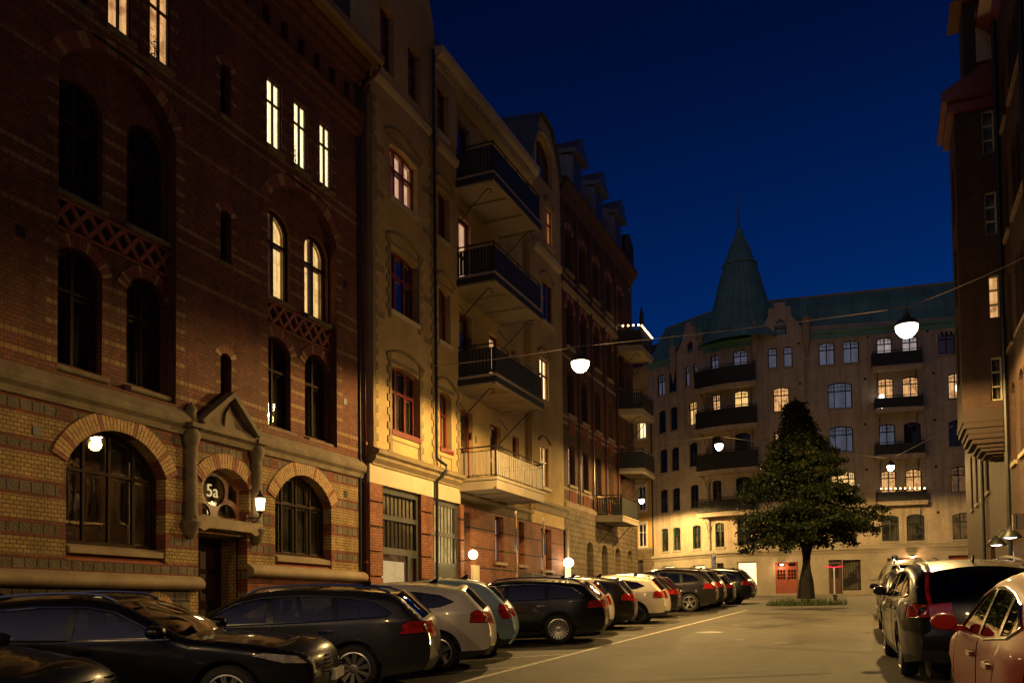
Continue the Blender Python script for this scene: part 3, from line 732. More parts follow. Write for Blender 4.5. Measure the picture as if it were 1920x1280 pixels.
dd = panel(FA, rect(25.02, 27.02, .6, 2.95), [rect(25.2, 25.9, .9, 2.75), rect(26.15, 26.8, .9, 2.75)], [M['dgrey']], B2, 'glass_door', -.1, .05)
mb = MB()
for r in (rect(25.2, 25.9, .9, 2.75), rect(26.15, 26.8, .9, 2.75)): mb.poly([FA.pos(u, z, -.13) for u, z in r], 0, r)
mb.build('glass', [M['glass']], dd)
mb = MB(); mb.tube([FA.pos(26.1, 1.7, -.06), FA.pos(26.1, 2.2, -.06)], .02); mb.build('handle', [M['black']], dd)
mb = MB(); mb.tube([FA.pos(25.2, 20.8, .06), FA.pos(25.2, 6.75, .06), FA.pos(25.28, 6.6, .2), FA.pos(25.36, 6.5, .33), FA.pos(25.34, 6.3, .34), FA.pos(25.22, 6.1, .26), FA.pos(25.12, 5.95, .1), FA.pos(25.12, 1.2, .08)], .055, 10); mb.build('downpipe', [M['black']], B2, 40)
# wall behind the balconies and the right-hand bay
DR = [(27.75, 28.75, z0, z0 + 2.75) for z0 in (6.25, 9.9, 13.5, 17.1)] + [(30.3, 31.3, z0, z0 + 2.7) for z0 in (6.25, 9.9, 13.5, 17.1)] + [(32.5, 33.2, z0, z0 + 1.9) for z0 in (7.0, 10.7, 14.4)]
hs = [rect(*d) for d in DR] + [rect(27.3, 28.2, .8, 5.4)]
panel(FR, rect(27.0, 34.3, 5.4, 20.9), hs[:-1], [M['plaster']], B2, 'balcony_wall', 0, .2)
for i, d in enumerate(DR):
    window(FR, B2, *d[:3], d[3], d[3], -.16, 'redp', (), (.5,) if i < 8 else (.6,), .12, .1, back={5: 'lit_amber', 1: 'curt', 2: 'lit_pink'}.get(i, 'curt'), inner=False, name='balcony_door' if i < 8 else 'window')
BW = [(35.15, 36.15, 7.1, 8.95, 'lit_yel'), (35.2, 36.3, 11.05, 12.95, 'lit_white'), (35.65, 36.9, 14.75, 16.6, 'curt'), (36.2, 37.0, 18.45, 20.2, 'lit_yel')]
gw = [(34.95, 23.0)]
ga = [(34.95, 21.2), (36.95, 21.2)]
GB = arch(35.05, 37.1, 21.3, 22.5, 23.2)
panel(FB, [(34.2, 5.4), (38.15, 5.4), (38.15, 22.2), (37.6, 23.3), (36.9, 24.1), (35.65, 24.2), (34.9, 22.9), (34.2, 21.3)], [rect(*b[:4]) for b in BW] + [GB], [M['plaster']], B2, 'right_bay_wall', 0, .22, rim=.5)
for b in BW:
    window(FB, B2, b[0], b[1], b[2], b[3], b[3], -.08, 'redp', (.5,), (.62,), .06, .07, back=b[4], inner=False, bd=.14, label='lit narrow window beside the balconies' if b[4] != 'curt' else None)
    mb = MB(); fbox(mb, FB, b[0] - .1, b[1] + .15, b[2] - .14, b[2], -.1, .1); mb.build('sill', [M['plaster2']], B2)
    mb = MB(); pts = arch(b[0] - .2, b[1] + .2, b[3], b[3] + .2, b[3] + .45, 6)[2:]
    for i in range(len(pts) - 1): mb.tube([FB.pos(*pts[i], .03), FB.pos(*pts[i + 1], .03)], .06, 6)
    mb.build('hood_mould', [M['quoin']], B2)
window(FB, B2, 35.05, 37.1, 21.3, 22.5, 23.2, -.2, 'redp', (.5,), (), .1, .1, inner=False)
mb = MB(); pts = arch(34.85, 37.3, 21.3, 22.5, 23.45, 10)[1:] + [(34.85, 21.3)]
for i in range(1, len(pts) - 1): mb.tube([FB.pos(*pts[i], .03), FB.pos(*pts[i + 1], .03)], .07, 6)
mb.build('gable_arch_moulding', [M['plaster2']], B2); mb = MB(); fprof(mb, FB, 34.6, 37.9, [(0, 17.6), (.16, 17.7), (.2, 17.9), (0, 18.0)]); mb.build('upper_ledge', [M['plaster2']], B2)
mb = MB(); fprof(mb, FR, 27.0, 34.3, [(0, 5.4), (.06, 5.45), (.1, 5.7), (.22, 5.8), (.22, 5.9), (0, 6.0)]); mb.build('string_ledge', [M['quoin']], B2); mb = MB(); fprof(mb, FB, 34.2, 38.2, [(0, 5.95), (.06, 6.0), (.14, 6.2), (.26, 6.3), (.26, 6.42), (0, 6.5)])
mb.build('string_ledge', [M['quoin']], B2)
gh = [rect(27.35, 28.15, .8, 5.2), rect(30.35, 31.15, 3.5, 5.3), rect(32.7, 33.3, 3.5, 5.3), rect(35.2, 36.5, 3.4, 5.25)]
zl = []; z = .95
while z < 5.4: zl.append([(27.3, z), (38.1, z)]); zl.append([(27.3, z + .05), (38.1, z + .05)]); z += .74
panel(Facade([(-13.95, 0), (-13.95, 60)]), rect(27.28, 38.15, Z0, 5.45), gh, [PB, M['dark']], B2, 'ground_floor_wall', 0, .3,
      lambda u, z: 1 if z > .9 and (z - .95) % .74 < .05 else 0, zl)
FG = Facade([(-13.95, 0), (-13.95, 60)])
panel(FG, rect(34.1, 38.15, 5.4, 5.95), [], [M['plaster2']], B2, 'fascia', .03, 0, rim=.1)
for i, (a, b, c, d) in enumerate(((27.35, 28.15, 1.0, 5.2), (30.35, 31.15, 3.5, 5.3), (32.7, 33.3, 3.5, 5.3), (35.2, 36.5, 3.4, 5.25))):
    window(FG, B2, a, b, c, d, d, -.22, 'dgrey' if i == 0 else 'redp', () if i < 3 else (.5,), (.6,), .09, .08, back='lit_cool' if i < 2 else 'curt', inner=False)
    if i: mb = MB(); fbox(mb, FG, a - .05, b + .2, c - .12, c, -.2, .1); mb.build('sill', [M['sand']], B2)
# eaves with dentils, roof, gable roof
mb = MB(); FE = FA
fprof(mb, FE, 25.4, 34.4, [(-.3, 20.35), (.06, 20.4), (.06, 20.62), (.3, 20.75), (.34, 20.9), (.34, 21.02), (-.3, 21.1)])
for i in range(44): fbox(mb, FE, 25.55 + i*.2, 25.66 + i*.2, 20.5, 20.72, 0, .16)
mb.build('eaves_cornice', [M['plaster2']], B2)
mb = MB(); mb.poly([FE.pos(25.4, 21.05, .3), FE.pos(34.6, 21.05, .3), FE.pos(34.6, 24.0, -2.6), FE.pos(25.4, 24.0, -2.6)])
ap = [(35.65, 24.2), (34.2, 21.3)]
rid = FB.pos(35.3, 25.4, -3.2)
prof = [(34.15, 21.2), (34.45, 21.95), (34.9, 22.95), (35.3, 23.8), (35.65, 24.3), (36.3, 24.3), (36.95, 24.2), (37.65, 23.4), (38.2, 22.2)]
mb2 = mb
for i in range(len(prof) - 1):
    a, b = prof[i], prof[i + 1]
    for j in range(4):
        d0, d1 = .14 - j*1.1, .14 - (j + 1)*1.1
        rz = lambda p, d: (p[0], p[1] + .28*math.sin(min(1, max(0, -d)/3.2)*PI/2)*(1 if 34.5 < p[0] < 38 else .2))
        mb.poly([FB.pos(*rz(a, d0), d0), FB.pos(*rz(b, d0), d0), FB.pos(*rz(b, d1), d1), FB.pos(*rz(a, d1), d1)])
mb.poly([FA.pos(21.3, 25.4, -.2), FA.pos(25.3, 21.7, -.2), FA.pos(25.3, 21.7, -4), FA.pos(21.3, 25.4, -4)])
mb.build('roof', [M['zinc']], B2)
# balconies
def balcony(fac, par, u0, u1, zf, d1, rail, infill, d0=0, h=1.08, brackets=True, curve=None, slabm='slab', gap=.09, label=None, solid=False, th=.26, fascia=False, cover=.8):
    """slab (the part) > railing, brackets"""
    mb = MB(); fbox(mb, fac, u0, u1, zf - th, zf - .02, d0, d1); fbox(mb, fac, u0 - .03, u1 + .03, zf - .1, zf, d0, d1 + .03)
    n = max(1, int((u1 - u0)/1.4))
    for i in range(n + 1): 
        uu = u0 + (u1 - u0)*i/n; fbox(mb, fac, max(u0, uu - .06), min(u1, uu + .06), zf - th - .07, zf - th, d0, d1 - .05)
    fbox(mb, fac, u0, u1, zf - th - .07, zf - th, d1 - .12, d1)
    if fascia:
        fbox(mb, fac, u0 - .02, u1 + .02, zf - th, zf - .1, d1, d1 + .03, 1); fbox(mb, fac, u0 - .05, u0 - .02, zf - th, zf - .1, d0, d1 + .03, 1); fbox(mb, fac, u1 + .02, u1 + .05, zf - th, zf - .1, d0, d1 + .03, 1)
    o = mb.build('balcony', [M[slabm], M['slat']], par)
    if label: o['label'] = label
    mb = MB(); L = [((u0 + .04, d0), (u0 + .04, d1 - .04)), ((u0 + .04, d1 - .04), (u1 - .04, d1 - .04)), ((u1 - .04, d1 - .04), (u1 - .04, d0))]
    for (a, b) in L:
        ln_ = math.hypot(b[0] - a[0], b[1] - a[1]); k = max(2, int(ln_/gap)); kk = 1 if len(fac.p) == 2 else max(1, int(ln_/.6))
        for z_, r_ in ((zf + h, .028), (zf + h - .15, .018), (zf + .08, .018)):
            mb.tube([fac.pos(a[0] + (b[0] - a[0])*i/kk, z_, a[1] + (b[1] - a[1])*i/kk) for i in range(kk + 1)], r_, 6, 0)
        for i in range(k):
            f0, f1 = (i + .1)/k, (i + .1 + cover)/k
            pts = [fac.pos(a[0] + (b[0] - a[0])*f, 0, a[1] + (b[1] - a[1])*f) for f in (f0, f1)]
            if solid: continue
            mb.prism([pts[0] + Vector((0, 0, zf + .06)), pts[1] + Vector((0, 0, zf + .06)), pts[1] + Vector((0, 0, zf + h - .15)), pts[0] + Vector((0, 0, zf + h - .15))],
                     fac.nrm(a[0]).to_3d()*.012 if a[1] == b[1] else (pts[1] - pts[0]).cross(Vector((0, 0, 1))).normalized()*.012, 1)
        if solid:
            for i in range(kk):
                p0, p1 = [fac.pos(a[0] + (b[0] - a[0])*f, 0, a[1] + (b[1] - a[1])*f) for f in (i/kk, (i + 1)/kk)]
                mb.prism([p0 + Vector((0, 0, zf + .06)), p1 + Vector((0, 0, zf + .06)), p1 + Vector((0, 0, zf + h - .13)), p0 + Vector((0, 0, zf + h - .13))], (p1 - p0).cross(Vector((0, 0, 1))).normalized()*.02, 1)
        m_ = max(1, int(ln_/1.1))
        for i in range(m_ + 1):
            p = fac.pos(a[0] + (b[0] - a[0])*i/m_, 0, a[1] + (b[1] - a[1])*i/m_); mb.tube([p + Vector((0, 0, zf - .02)), p + Vector((0, 0, zf + h))], .022, 6, 0)
    mb.build('railing', [M[rail], M[infill]], o)
    if brackets:
        for uu in (u0 + .35, u1 - .35):
            mb = MB(); zb = zf - th - .1
            pts = [(d0 + .14, zb - 1.5), (d0 + .2, zb - 1.44), (d0 + .16, zb - 1.34), (d0 + .06, zb - 1.32), (d0 + .05, zb - 1.2), (d1 - .5, zb - .1), (d1 - .38, zb - .03), (d1 - .25, zb - .07), (d1 - .25, zb - .18), (d1 - .33, zb - .18)]
            mb.tube([fac.pos(uu, z_, d_) for d_, z_ in pts], .022, 6)
            q = [(d0 + .03, zb - .35), (d0 + .08, zb - .22), (d0 + .14, zb - .3), (d0 + .25, zb - .5), (d0 + .42, zb - .72)]
            mb.tube([fac.pos(uu, z_, d_) for d_, z_ in q], .014, 6)
            mb.build('bracket', [M['black']], o)
    return o
M['slat'] = plain('dark_slat', (.013, .012, .011), .6, .3, 8); M['slatw'] = plain('pale_balcony_slat', (.34, .29, .23), .7, .1, 5)
for i, zf in enumerate((6.27, 9.9, 13.52, 17.12)):
    o = balcony(FR, B2, 26.95, 31.45, zf, 1.8, 'black', 'slatw' if i == 0 else 'slat', gap=.17 if i == 0 else .13, slabm='slab', brackets=i > 0, th=.36 if i == 0 else .3, fascia=i > 0, cover=.55 if i == 0 else .86,
            label='pale slatted lowest balcony' if i == 0 else 'dark slatted balcony')
def pw(fac, x0, y0, x1, y1, d=0):
    xm, ym = (x0 + x1)/2, (y0 + y1)/2
    return fac.px(x0, ym, d)[0], fac.px(x1, ym, d)[0], fac.px(xm, y1, d)[1], fac.px(xm, y0, d)[1]
# ================================================================ brick corner building beyond (left side)
F3 = Facade([(-14, 0), (-14, 51.2), (-14.6, 51.8), (-40, 60)])
B3 = base('corner_brick_building', (-14, 45, 1.8), 'dark red brick corner building with rough sandstone ground floor and mansard dormers', 'building')
hs = []; ws = []
cen = [39.6, 41.7, 43.9, 46.2, 48.6]
for fl, (z0, zs, zt) in enumerate(((7.7, 9.6, 9.75), (11.2, 13.2, 13.4), (14.6, 16.4, 16.95), (18.35, 20.3, 20.5))):
    for k, c in enumerate(cen):
        ws.append((c - .5, c + .5, z0, zs, zt, fl, k)); hs.append(arch(c - .5, c + .5, z0, zs, zt))
bnd = []
for z in (7.4, 10.6, 10.9, 13.9, 17.4, 17.9, 21.2): bnd += [[(38.2, z), (51, z)], [(38.2, z + .16), (51, z + .16)]]
panel(F3, [(38.16, 6.6), (70, 6.6), (70, 22.4), (38.16, 22.4)], hs, [M['rb'], M['sand']], B3, 'brick_wall', 0, .3,
      lambda u, z: 1 if any(a < z < a + .16 for a in (7.4, 10.6, 10.9, 13.9, 17.4, 17.9, 21.2)) else 0, bnd, bend=(51.2, 52.05))
for (a, b, z0, zs, zt, fl, k) in ws:
    back = {(0, 0): 'lit_pink', (0, 1): 'lit_pink', (0, 3): 'lit_white', (1, 3): 'lit_amber', (1, 4): 'lit_yel', (0, 4): 'curt'}.get((fl, k), 'curt')
    window(F3, B3, a, b, z0, zs, zt, -.22, 'dgrey', (.5,), (.62,), .06, .06, back=back, inner=False)
    mb = MB(); fbox(mb, F3, a - .1, b + .1, z0 - .14, z0, -.2, .1); mb.build('sill', [M['sand']], B3)
    if fl in (2, 3): voussoirs(F3, B3, a, b, zs, zt, .3, 0, lambda i, n: 0 if i % 4 == 0 else 1, .12, .03)
    if fl < 2:
        mb = MB()
        for i in range(5): fbox(mb, F3, a + .06 + .2*i, a + .14 + .2*i, z0 - .95, z0 - .25, -.01, .05)
        mb.build('apron_balusters', [M['terra']], B3)
mb = MB(); fprof(mb, F3, 38.16, 60, [(0, 6.3), (.1, 6.4), (.2, 6.55), (.2, 6.7), (0, 6.9)]); mb.build('string_cornice', [M['sand']], B3); mb = MB()
fprof(mb, F3, 38.16, 60, [(0, 17.2), (.14, 17.3), (.2, 17.45), (0, 17.6)]); mb.build('string_cornice', [M['sand']], B3)
mb = MB(); fprof(mb, F3, 38.16, 60, [(0, 21.6), (.1, 21.7), (.25, 22.1), (.45, 22.3), (.48, 22.5), (0, 22.6)])
for i in range(60): fbox(mb, F3, 38.3 + .2*i, 38.4 + .2*i, 21.1, 21.65, 0, .08)
mb.build('eaves_cornice', [M['rb']], B3)
ah = [arch(c - .55, c + .55, Z0, 4.6, 5.1) for c in (41.9, 44.4, 46.9, 49.4)]
panel(F3, [(38.16, Z0), (70, Z0), (70, 6.6), (38.16, 6.6)], ah, [M['bsand']], B3, 'ground_floor_wall', .12, .5, bend=(51.2, 52.05))
for c in (41.9, 44.4, 46.9, 49.4): window(F3, B3, c - .55, c + .55, 1.8, 4.6, 5.1, -.3, 'dgrey', (.5,), (.6,), .08, .08, inner=False)
mb = MB(); mb.tube([F3.pos(38.3, 5.4, .2), F3.pos(38.3, 1.9, .2)], .06, 8); mb.build('downpipe', [M['sand']], B3)
for u0 in (40.6, 42.8, 45.1, 47.4): mb = MB(); mb.tube([F3.pos(u0, 21.4, .09), F3.pos(u0, 6.8, .09)], .05, 8); mb.build('downpipe', [M['copper']], B3)
# stepped gable front at the near end, mansard roof and dormers
mb = MB()
mb.poly([F3.pos(38.2, 22.5, .3), F3.pos(51.2, 22.5, .3), F3.pos(50.2, 25.2, -1.7), F3.pos(38.2, 25.2, -1.7)]); mb.poly([F3.pos(51.2, 22.5, .3), F3.pos(60, 22.5, .3), F3.pos(60, 25.2, -1.7), F3.pos(50.2, 25.2, -1.7)])
mb.build('mansard_roof', [M['zinc']], B3)
for u0 in (40.0, 43.6, 47.2):
    mb = MB(); fbox(mb, F3, u0, u0 + 1.5, 22.5, 24.9, -1.9, .12)
    dm = mb.build('dormer', [M['zinc']], B3)
    mb = MB(); mb.prism([F3.pos(u0 - .25, 24.75, .4), F3.pos(u0 + .75, 25.7, .4), F3.pos(u0 + 1.75, 24.75, .4), F3.pos(u0 + 1.75, 24.6, .4), F3.pos(u0 - .25, 24.6, .4)], (-2.6, 0, 0)); mb.build('dormer_roof', [M['zinc']], dm)
    mb = MB(); fbox(mb, F3, u0 + .35, u0 + 1.15, 22.9, 24.4, .12, .15); mb.build('dormer_window', [M['dgrey']], dm)
mb = MB(); mb.prism([F3.pos(38.5, 22.4, .1), F3.pos(39.9, 23.0, .1), F3.pos(41.2, 22.4, .1), F3.pos(41.2, 21.9, .1), F3.pos(38.5, 21.9, .1)], (-.5, 0, 0)); mb.build('small_gable', [M['rb']], B3)
mb = MB(); mb.prism([F3.pos(49.2, 22.6, .2), F3.pos(51.1, 22.6, .2), F3.pos(51.1, 24.0, .2), F3.pos(50.2, 24.6, .2), F3.pos(49.2, 24.0, .2)], (-.6, 0, 0)); mb.build('corner_gable', [M['rb']], B3)
TB = []
for i, (zf, a, b) in enumerate(((6.55, 43.0, 46.2), (9.75, 47.5, 50.2), (13.2, 47.5, 50.2), (16.9, 47.5, 50.2))):
    TB.append(balcony(F3, B3, a, b, zf, 1.5, 'black', 'slat', brackets=True, solid=i in (1, 3), gap=.12, label='dark balcony on the corner building, %s' % ('lowest and nearest', 'second from the ground', 'third from the ground', 'topmost')[i]))

# ================================================================ pale building with the green roof and round corner
A0 = Vector((-5.66, 65.19)); U_ = Vector((.9891, .147)); V_ = Vector((-.86, .5105))
Cc = A0 - U_*5.3; T_ = 2.7
tl, tr = Cc + V_*T_, Cc + U_*T_
arc = []
for i in range(9):
    t = i/8; arc.append(tl*(1 - t)**2 + Cc*2*t*(1 - t) + tr*t*t)
tmpL = Facade([tuple(Cc + V_*30), tuple(Cc)])
uY = tmpL.px(1223, 900)[0]
Lst = Cc + V_*(30 - uY)
FE_ = Facade([tuple(Lst)] + [tuple(p) for p in arc] + [tuple(A0 + U_*22)])
uTL, uTR = FE_.c[1], FE_.c[9]
B4 = base('corner_apartment_building', tuple((A0 + U_*2).to_3d() + Vector((0, 0, 2.3))), 'pale brick apartment building with a round corner tower and green copper roof', 'building')
EV = 21.55
WIN = [  # x0 y0 x1 y1 mullions backing recess
 (1440, 652, 1457, 689, (), 'lit_sky_pane'), (1469, 649, 1486, 687, (), 'lit_sky_pane'), (1535, 641, 1565, 684, (.5,), 'lit_sky_pane'), (1580, 637, 1611, 680, (.5,), 'lit_sky_pane'), (1644, 632, 1673, 668, (.5,), 'lit_lilac'), (1691, 629, 1721, 664, (.5,), 'lit_lilac'), (1759, 620, 1791, 664, (.5,), 'curt'),
 (1450, 725, 1480, 771, (.5,), 'lit_amber'), (1552, 716, 1598, 765, (.27, .73), 'lit_sky_pane'), (1646, 708, 1676, 750, (.5,), 'lit_amber'), (1692, 705, 1723, 746, (.5,), 'lit_amber'), (1778, 698, 1812, 746, (.38,), 'lit_amber'),
 (1453, 808, 1482, 854, (.5,), 'lit_amber'), (1554, 798, 1600, 847, (.27, .73), 'lit_sky_pane'), (1648, 794, 1679, 838, (.5,), 'lit_sky_pane'), (1695, 791, 1727, 836, (.5,), 'dark'), (1779, 786, 1818, 836, (.4,), 'dark'),
 (1456, 890, 1485, 934, (.5,), 'dark'), (1558, 882, 1604, 928, (.27, .73), 'lit_yel'), (1652, 881, 1681, 925, (.5,), 'lit_amber'), (1698, 878, 1729, 922, (.5,), 'lit_amber'), (1783, 873, 1822, 922, (.38,), 'lit_dim'),
 (1458, 972, 1487, 1020, (.5,), 'dark'), (1560, 966, 1607, 1016, (.27, .73), 'dark'), (1653, 965, 1686, 1014, (.5,), 'curt'), (1700, 963, 1734, 1013, (.5,), 'curt'), (1786, 960, 1836, 1010, (.3, .75), 'lit_dim'),
 (1332, 664, 1347, 694, (.5,), 'lit_sky_pane'), (1374, 655, 1402, 690, (.5,), 'lit_sky_pane'), (1334, 739, 1350, 774, (.5,), 'lit_amber'), (1376, 731, 1404, 770, (.5,), 'lit_yel'), (1335, 818, 1351, 856, (.5,), 'curt'), (1378, 811, 1407, 852, (.5,), 'curt'),
 (1336, 900, 1353, 942, (.5,), 'curt'), (1380, 893, 1409, 938, (.5,), 'curt'), (1341, 979, 1358, 1025, (.5,), 'curt'), (1382, 975, 1408, 1018, (.5,), 'curt'),
 (1232, 702, 1246, 741, (.5,), 'lit_sky_pane'), (1254, 695, 1268, 735, (.5,), 'curt'), (1284, 685, 1292, 724, (), 'lit_sky_pane'), (1299, 680, 1307, 706, (), 'lit_sky_pane'),
 (1235, 769, 1248, 812, (.5,), 'curt'), (1257, 762, 1270, 806, (.5,), 'curt'), (1291, 752, 1306, 796, (.5,), 'lit_yel'),
 (1237, 842, 1251, 886, (.5,), 'curt'), (1259, 838, 1273, 882, (.5,), 'curt'), (1293, 829, 1308, 874, (.5,), 'curt'),
 (1238, 917, 1252, 961, (.5,), 'curt'), (1261, 914, 1275, 957, (.5,), 'curt'), (1295, 908, 1310, 952, (.5,), 'curt'),
 (1240, 990, 1253, 1033, (.5,), 'curt'), (1262, 988, 1276, 1031, (.5,), 'curt'), (1299, 984, 1314, 1028, (.5,), 'curt')]
hs = []; WW = []
for (x0, y0, x1, y1, c, bk) in WIN:
    a, b, z0, z1 = pw(FE_, x0, y0, x1, y1); WW.append((a, b, z0, z1, c, bk)); hs.append(arch(a, b, z0, z1 - .14*min(1.4, b - a), z1, 6))
gA = [FE_.px(*p) for p in ((1503, 613), (1483, 590), (1482, 574), (1472, 574), (1472, 566), (1451, 568), (1451, 578), (1441, 578), (1440, 594), (1424, 620))]
gB = [FE_.px(*p) for p in ((1315, 646), (1305, 632), (1302, 612), (1294, 610), (1294, 604), (1284, 606), (1284, 616), (1279, 640), (1266, 668))]
pg = FE_.px(1463, 597); pgb = FE_.px(1463, 627); hw = .42
hs.append([(pg[0] - hw, pgb[1]), (pg[0] + hw, pgb[1]), (pg[0] + hw, pg[1] - .6), (pg[0] + hw*.6, pg[1] - .2), (pg[0], pg[1]), (pg[0] - hw*.6, pg[1] - .2), (pg[0] - hw, pg[1] - .6)])
pl = FE_.px(1293, 636); plb = FE_.px(1293, 661)
hs.append([(pl[0] - .3, plb[1]), (pl[0] + .3, plb[1]), (pl[0] + .3, pl[1] - .4), (pl[0], pl[1]), (pl[0] - .3, pl[1] - .4)])
uEnd = FE_.c[-1]
outer = [(0, 5.5), (uEnd, 5.5), (uEnd, EV)] + gA + [(gA[-1][0] - .02, EV)] + [(gB[0][0] + .02, EV)] + gB + [(0, EV)]
outer = [(u, z if i < 3 else max(z, EV)) for i, (u, z) in enumerate(outer)]
bends = FE_.c[1:10]
panel(FE_, outer, hs, [M['cbrick']], B4, 'brick_wall', 0, .22, bend=bends, rim=.4)
for (a, b, z0, z1, c, bk) in WW:
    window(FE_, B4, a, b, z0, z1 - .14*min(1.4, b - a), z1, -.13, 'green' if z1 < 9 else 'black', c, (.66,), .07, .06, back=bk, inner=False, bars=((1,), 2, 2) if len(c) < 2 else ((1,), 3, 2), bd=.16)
    mb = MB(); fbox(mb, FE_, a - .05, b + .05, z0 - .14, z0, -.1, .06); mb.build('sill', [M['cplas']], B4)
for (q, qb, h_) in ((pg, pgb, .42), (pl, plb, .3)):
    window(FE_, B4, q[0] - h_, q[0] + h_, qb[1], q[1] - .5, q[1], -.14, 'black', (), (.45,), .06, .06, back='curt', inner=False)
# ground floor: grey render with shop windows, doors
GW = [(1244, 1060, 1266, 1078, 'lit_white'), (1301, 1059, 1323, 1078, 'lit_white'), (1345, 1055, 1358, 1090, 'dark'), (1383, 1053, 1420, 1103, 'lit_white'), (1580, 1049, 1614, 1106, 'curt')]
gh = []; GG = []
for (x0, y0, x1, y1, bk) in GW:
    a, b, z0, z1 = pw(FE_, x0, y0, x1, y1); GG.append((a, b, z0, z1, bk)); gh.append(rect(a, b, z0, z1))
dA = pw(FE_, 1454, 1053, 1497, 1112); dB = pw(FE_, 1554, 1049, 1579, 1114); dC = pw(FE_, 1664, 1045, 1729, 1118); dD = pw(FE_, 1779, 1040, 1850, 1118)
for d in (dA, dB, dC, dD): gh.append(rect(*d))
panel(FE_, [(0, Z0), (uEnd, Z0), (uEnd, 5.55), (0, 5.55)], gh, [M['cplas']], B4, 'ground_floor_wall', .1, .4, bend=bends)
for (a, b, z0, z1, bk) in GG: window(FE_, B4, a, b, z0, z1, z1, -.05, 'cream' if bk == 'lit_white' else 'brown', (), (), .07, .06, back=bk, inner=False, name='shop_window')
RD = plain('red_door_paint', (.25, .05, .022), .45, .2, 4)
def doubledoor(d, lab, arched):
    a, b, z0, z1 = d; m = (a + b)/2; hs_ = []
    for (p, q) in ((a + .12, m - .08), (m + .08, b - .12)):
        for i in range(3):
            for j in range(3):
                w_ = (q - p)/3; hh = .24
                hs_.append(rect(p + i*w_ + .02, p + (i + 1)*w_ - .02, z0 + 1.05 + j*hh, z0 + 1.05 + (j + 1)*hh - .03))
        if arched: hs_.append(arch(p + .05, q - .05, z0 + 2.0, z0 + 2.25, min(z1 - .08, z0 + 2.5), 8))
    o = panel(FE_, rect(*d), hs_, [RD], B4, 'double_door', -.2, .04); o['label'] = lab
    mb = MB()
    for h in hs_: mb.poly([FE_.pos(u, z, -.24) for u, z in h], 0, h)
    mb.build('glass', [M['glass']], o)
    mb = MB(); mb.poly([FE_.pos(u, z, -.5) for u, z in rect(*d)], 0, rect(*d)); mb.build('room', [M['dark']], o)
    mb = MB(); mb.tube([FE_.pos(m + .06, z0 + .9, -.13), FE_.pos(m + .06, z0 + 1.2, -.13)], .02); mb.build('handle', [M['black']], o)
doubledoor(dA, 'red double door with small panes behind the tree trunk', True); doubledoor(dD, 'wide red arched door lit by a lamp at the right end', True)
for d, nm, lb in ((dB, 'shop_door', 'dark red shop door'), (dC, 'garage_door', 'wide dark garage door behind the parking sign')):
    a, b, z0, z1 = d; o = panel(FE_, rect(*d), [rect(a + .2, b - .2, z0 + 1.2, z1 - .3)] if nm == 'shop_door' else [], [plain(nm + '_paint', (.06, .02, .014), .5)], B4, nm, -.2, .04); o['label'] = lb
    mb = MB(); r = rect(a, b, z0, z1); mb.poly([FE_.pos(u, z, -.3) for u, z in r], 0, r); mb.build('room', [M['dark']], o)
    if nm == 'garage_door':
        mb = MB()
        for i in range(1, 8): fbox(mb, FE_, a + (b - a)*i/8 - .02, a + (b - a)*i/8 + .02, z0, z1, -.2, -.17)
        mb.build('boards', [M['dark']], o)
mb = MB(); fprof(mb, FE_, 0, uEnd, [(.1, 5.4), (.14, 5.45), (.2, 5.6), (.3, 5.68), (.3, 5.8), (0, 6.0)]); mb.build('string_cornice', [M['cplas']], B4)
for a, b in ((0, gB[-1][0] - .1), (gB[0][0] + .1, gA[-1][0] - .1), (gA[0][0] + .1, uEnd)):
    mb = MB(); fprof(mb, FE_, a, b, [(0, EV - .5), (.06, EV - .45), (.1, EV - .2), (.3, EV - .1), (.34, EV + .04), (0, EV + .1)]); mb.build('eaves_cornice', [M['cgreen']], B4)
    mb = MB(); u = a
    while u < b - .13: fbox(mb, FE_, u, u + .13, EV - .95, EV - .62, 0, .04); u += .3
    mb.build('corbel_table', [M['cbrick']], B4)
mb = MB()
us = [0] + FE_.c[1:10] + [uEnd]
NR = []
for i in range(len(us) - 1):
    k = max(1, int((us[i + 1] - us[i])/.6))
    NR += [us[i] + (us[i + 1] - us[i])*j/k for j in range(k)]
NR.append(uEnd)
rows = [[mb.vert(FE_.pos(u, z, d)) for z, d in ((EV + .02, -.06), (EV + 1.0, -.5), (EV + 2.3, -1.15), (EV + 3.3, -1.9), (EV + 3.45, -3.2))] for u in NR]
for i in range(len(NR) - 1):
    for j in range(4): mb.face((rows[i][j], rows[i + 1][j], rows[i + 1][j + 1], rows[i][j + 1]))
for u in NR[::2]:       # standing seams
    mb.tube([FE_.pos(u, z + .03, d) for z, d in ((EV + .02, -.06), (EV + 1.0, -.5), (EV + 2.3, -1.15), (EV + 3.3, -1.9))], .035, 4)
mb.build('copper_roof', [M['cgreen']], B4)
mb = MB(); mb.tube([FE_.pos(u, EV + 3.36, -1.92) for u in NR], .09, 6); mb.build('ridge_cap', [M['cplas']], B4)
mc = atD(1390, 640, (FE_.pos(*FE_.px(1390, 640)) - EYE).dot(FW) + 2.2)
mb = MB(); prof = [(3.5, EV), (2.85, 22.6), (2.3, 24.0), (1.9, 25.5), (1.55, 26.9), (1.22, 28.0)]
seg = 28
mb.lathe(prof, seg, 0, (mc.x, mc.y, 0)); mb.lathe([(1.28, 28.0), (1.33, 28.02), (1.33, 28.1), (1.22, 28.15), (.75, 29.4), (.28, 30.5), (.3, 30.6), (.3, 30.75), (.1, 31.1), (.04, 31.3)], seg, 0, (mc.x, mc.y, 0))
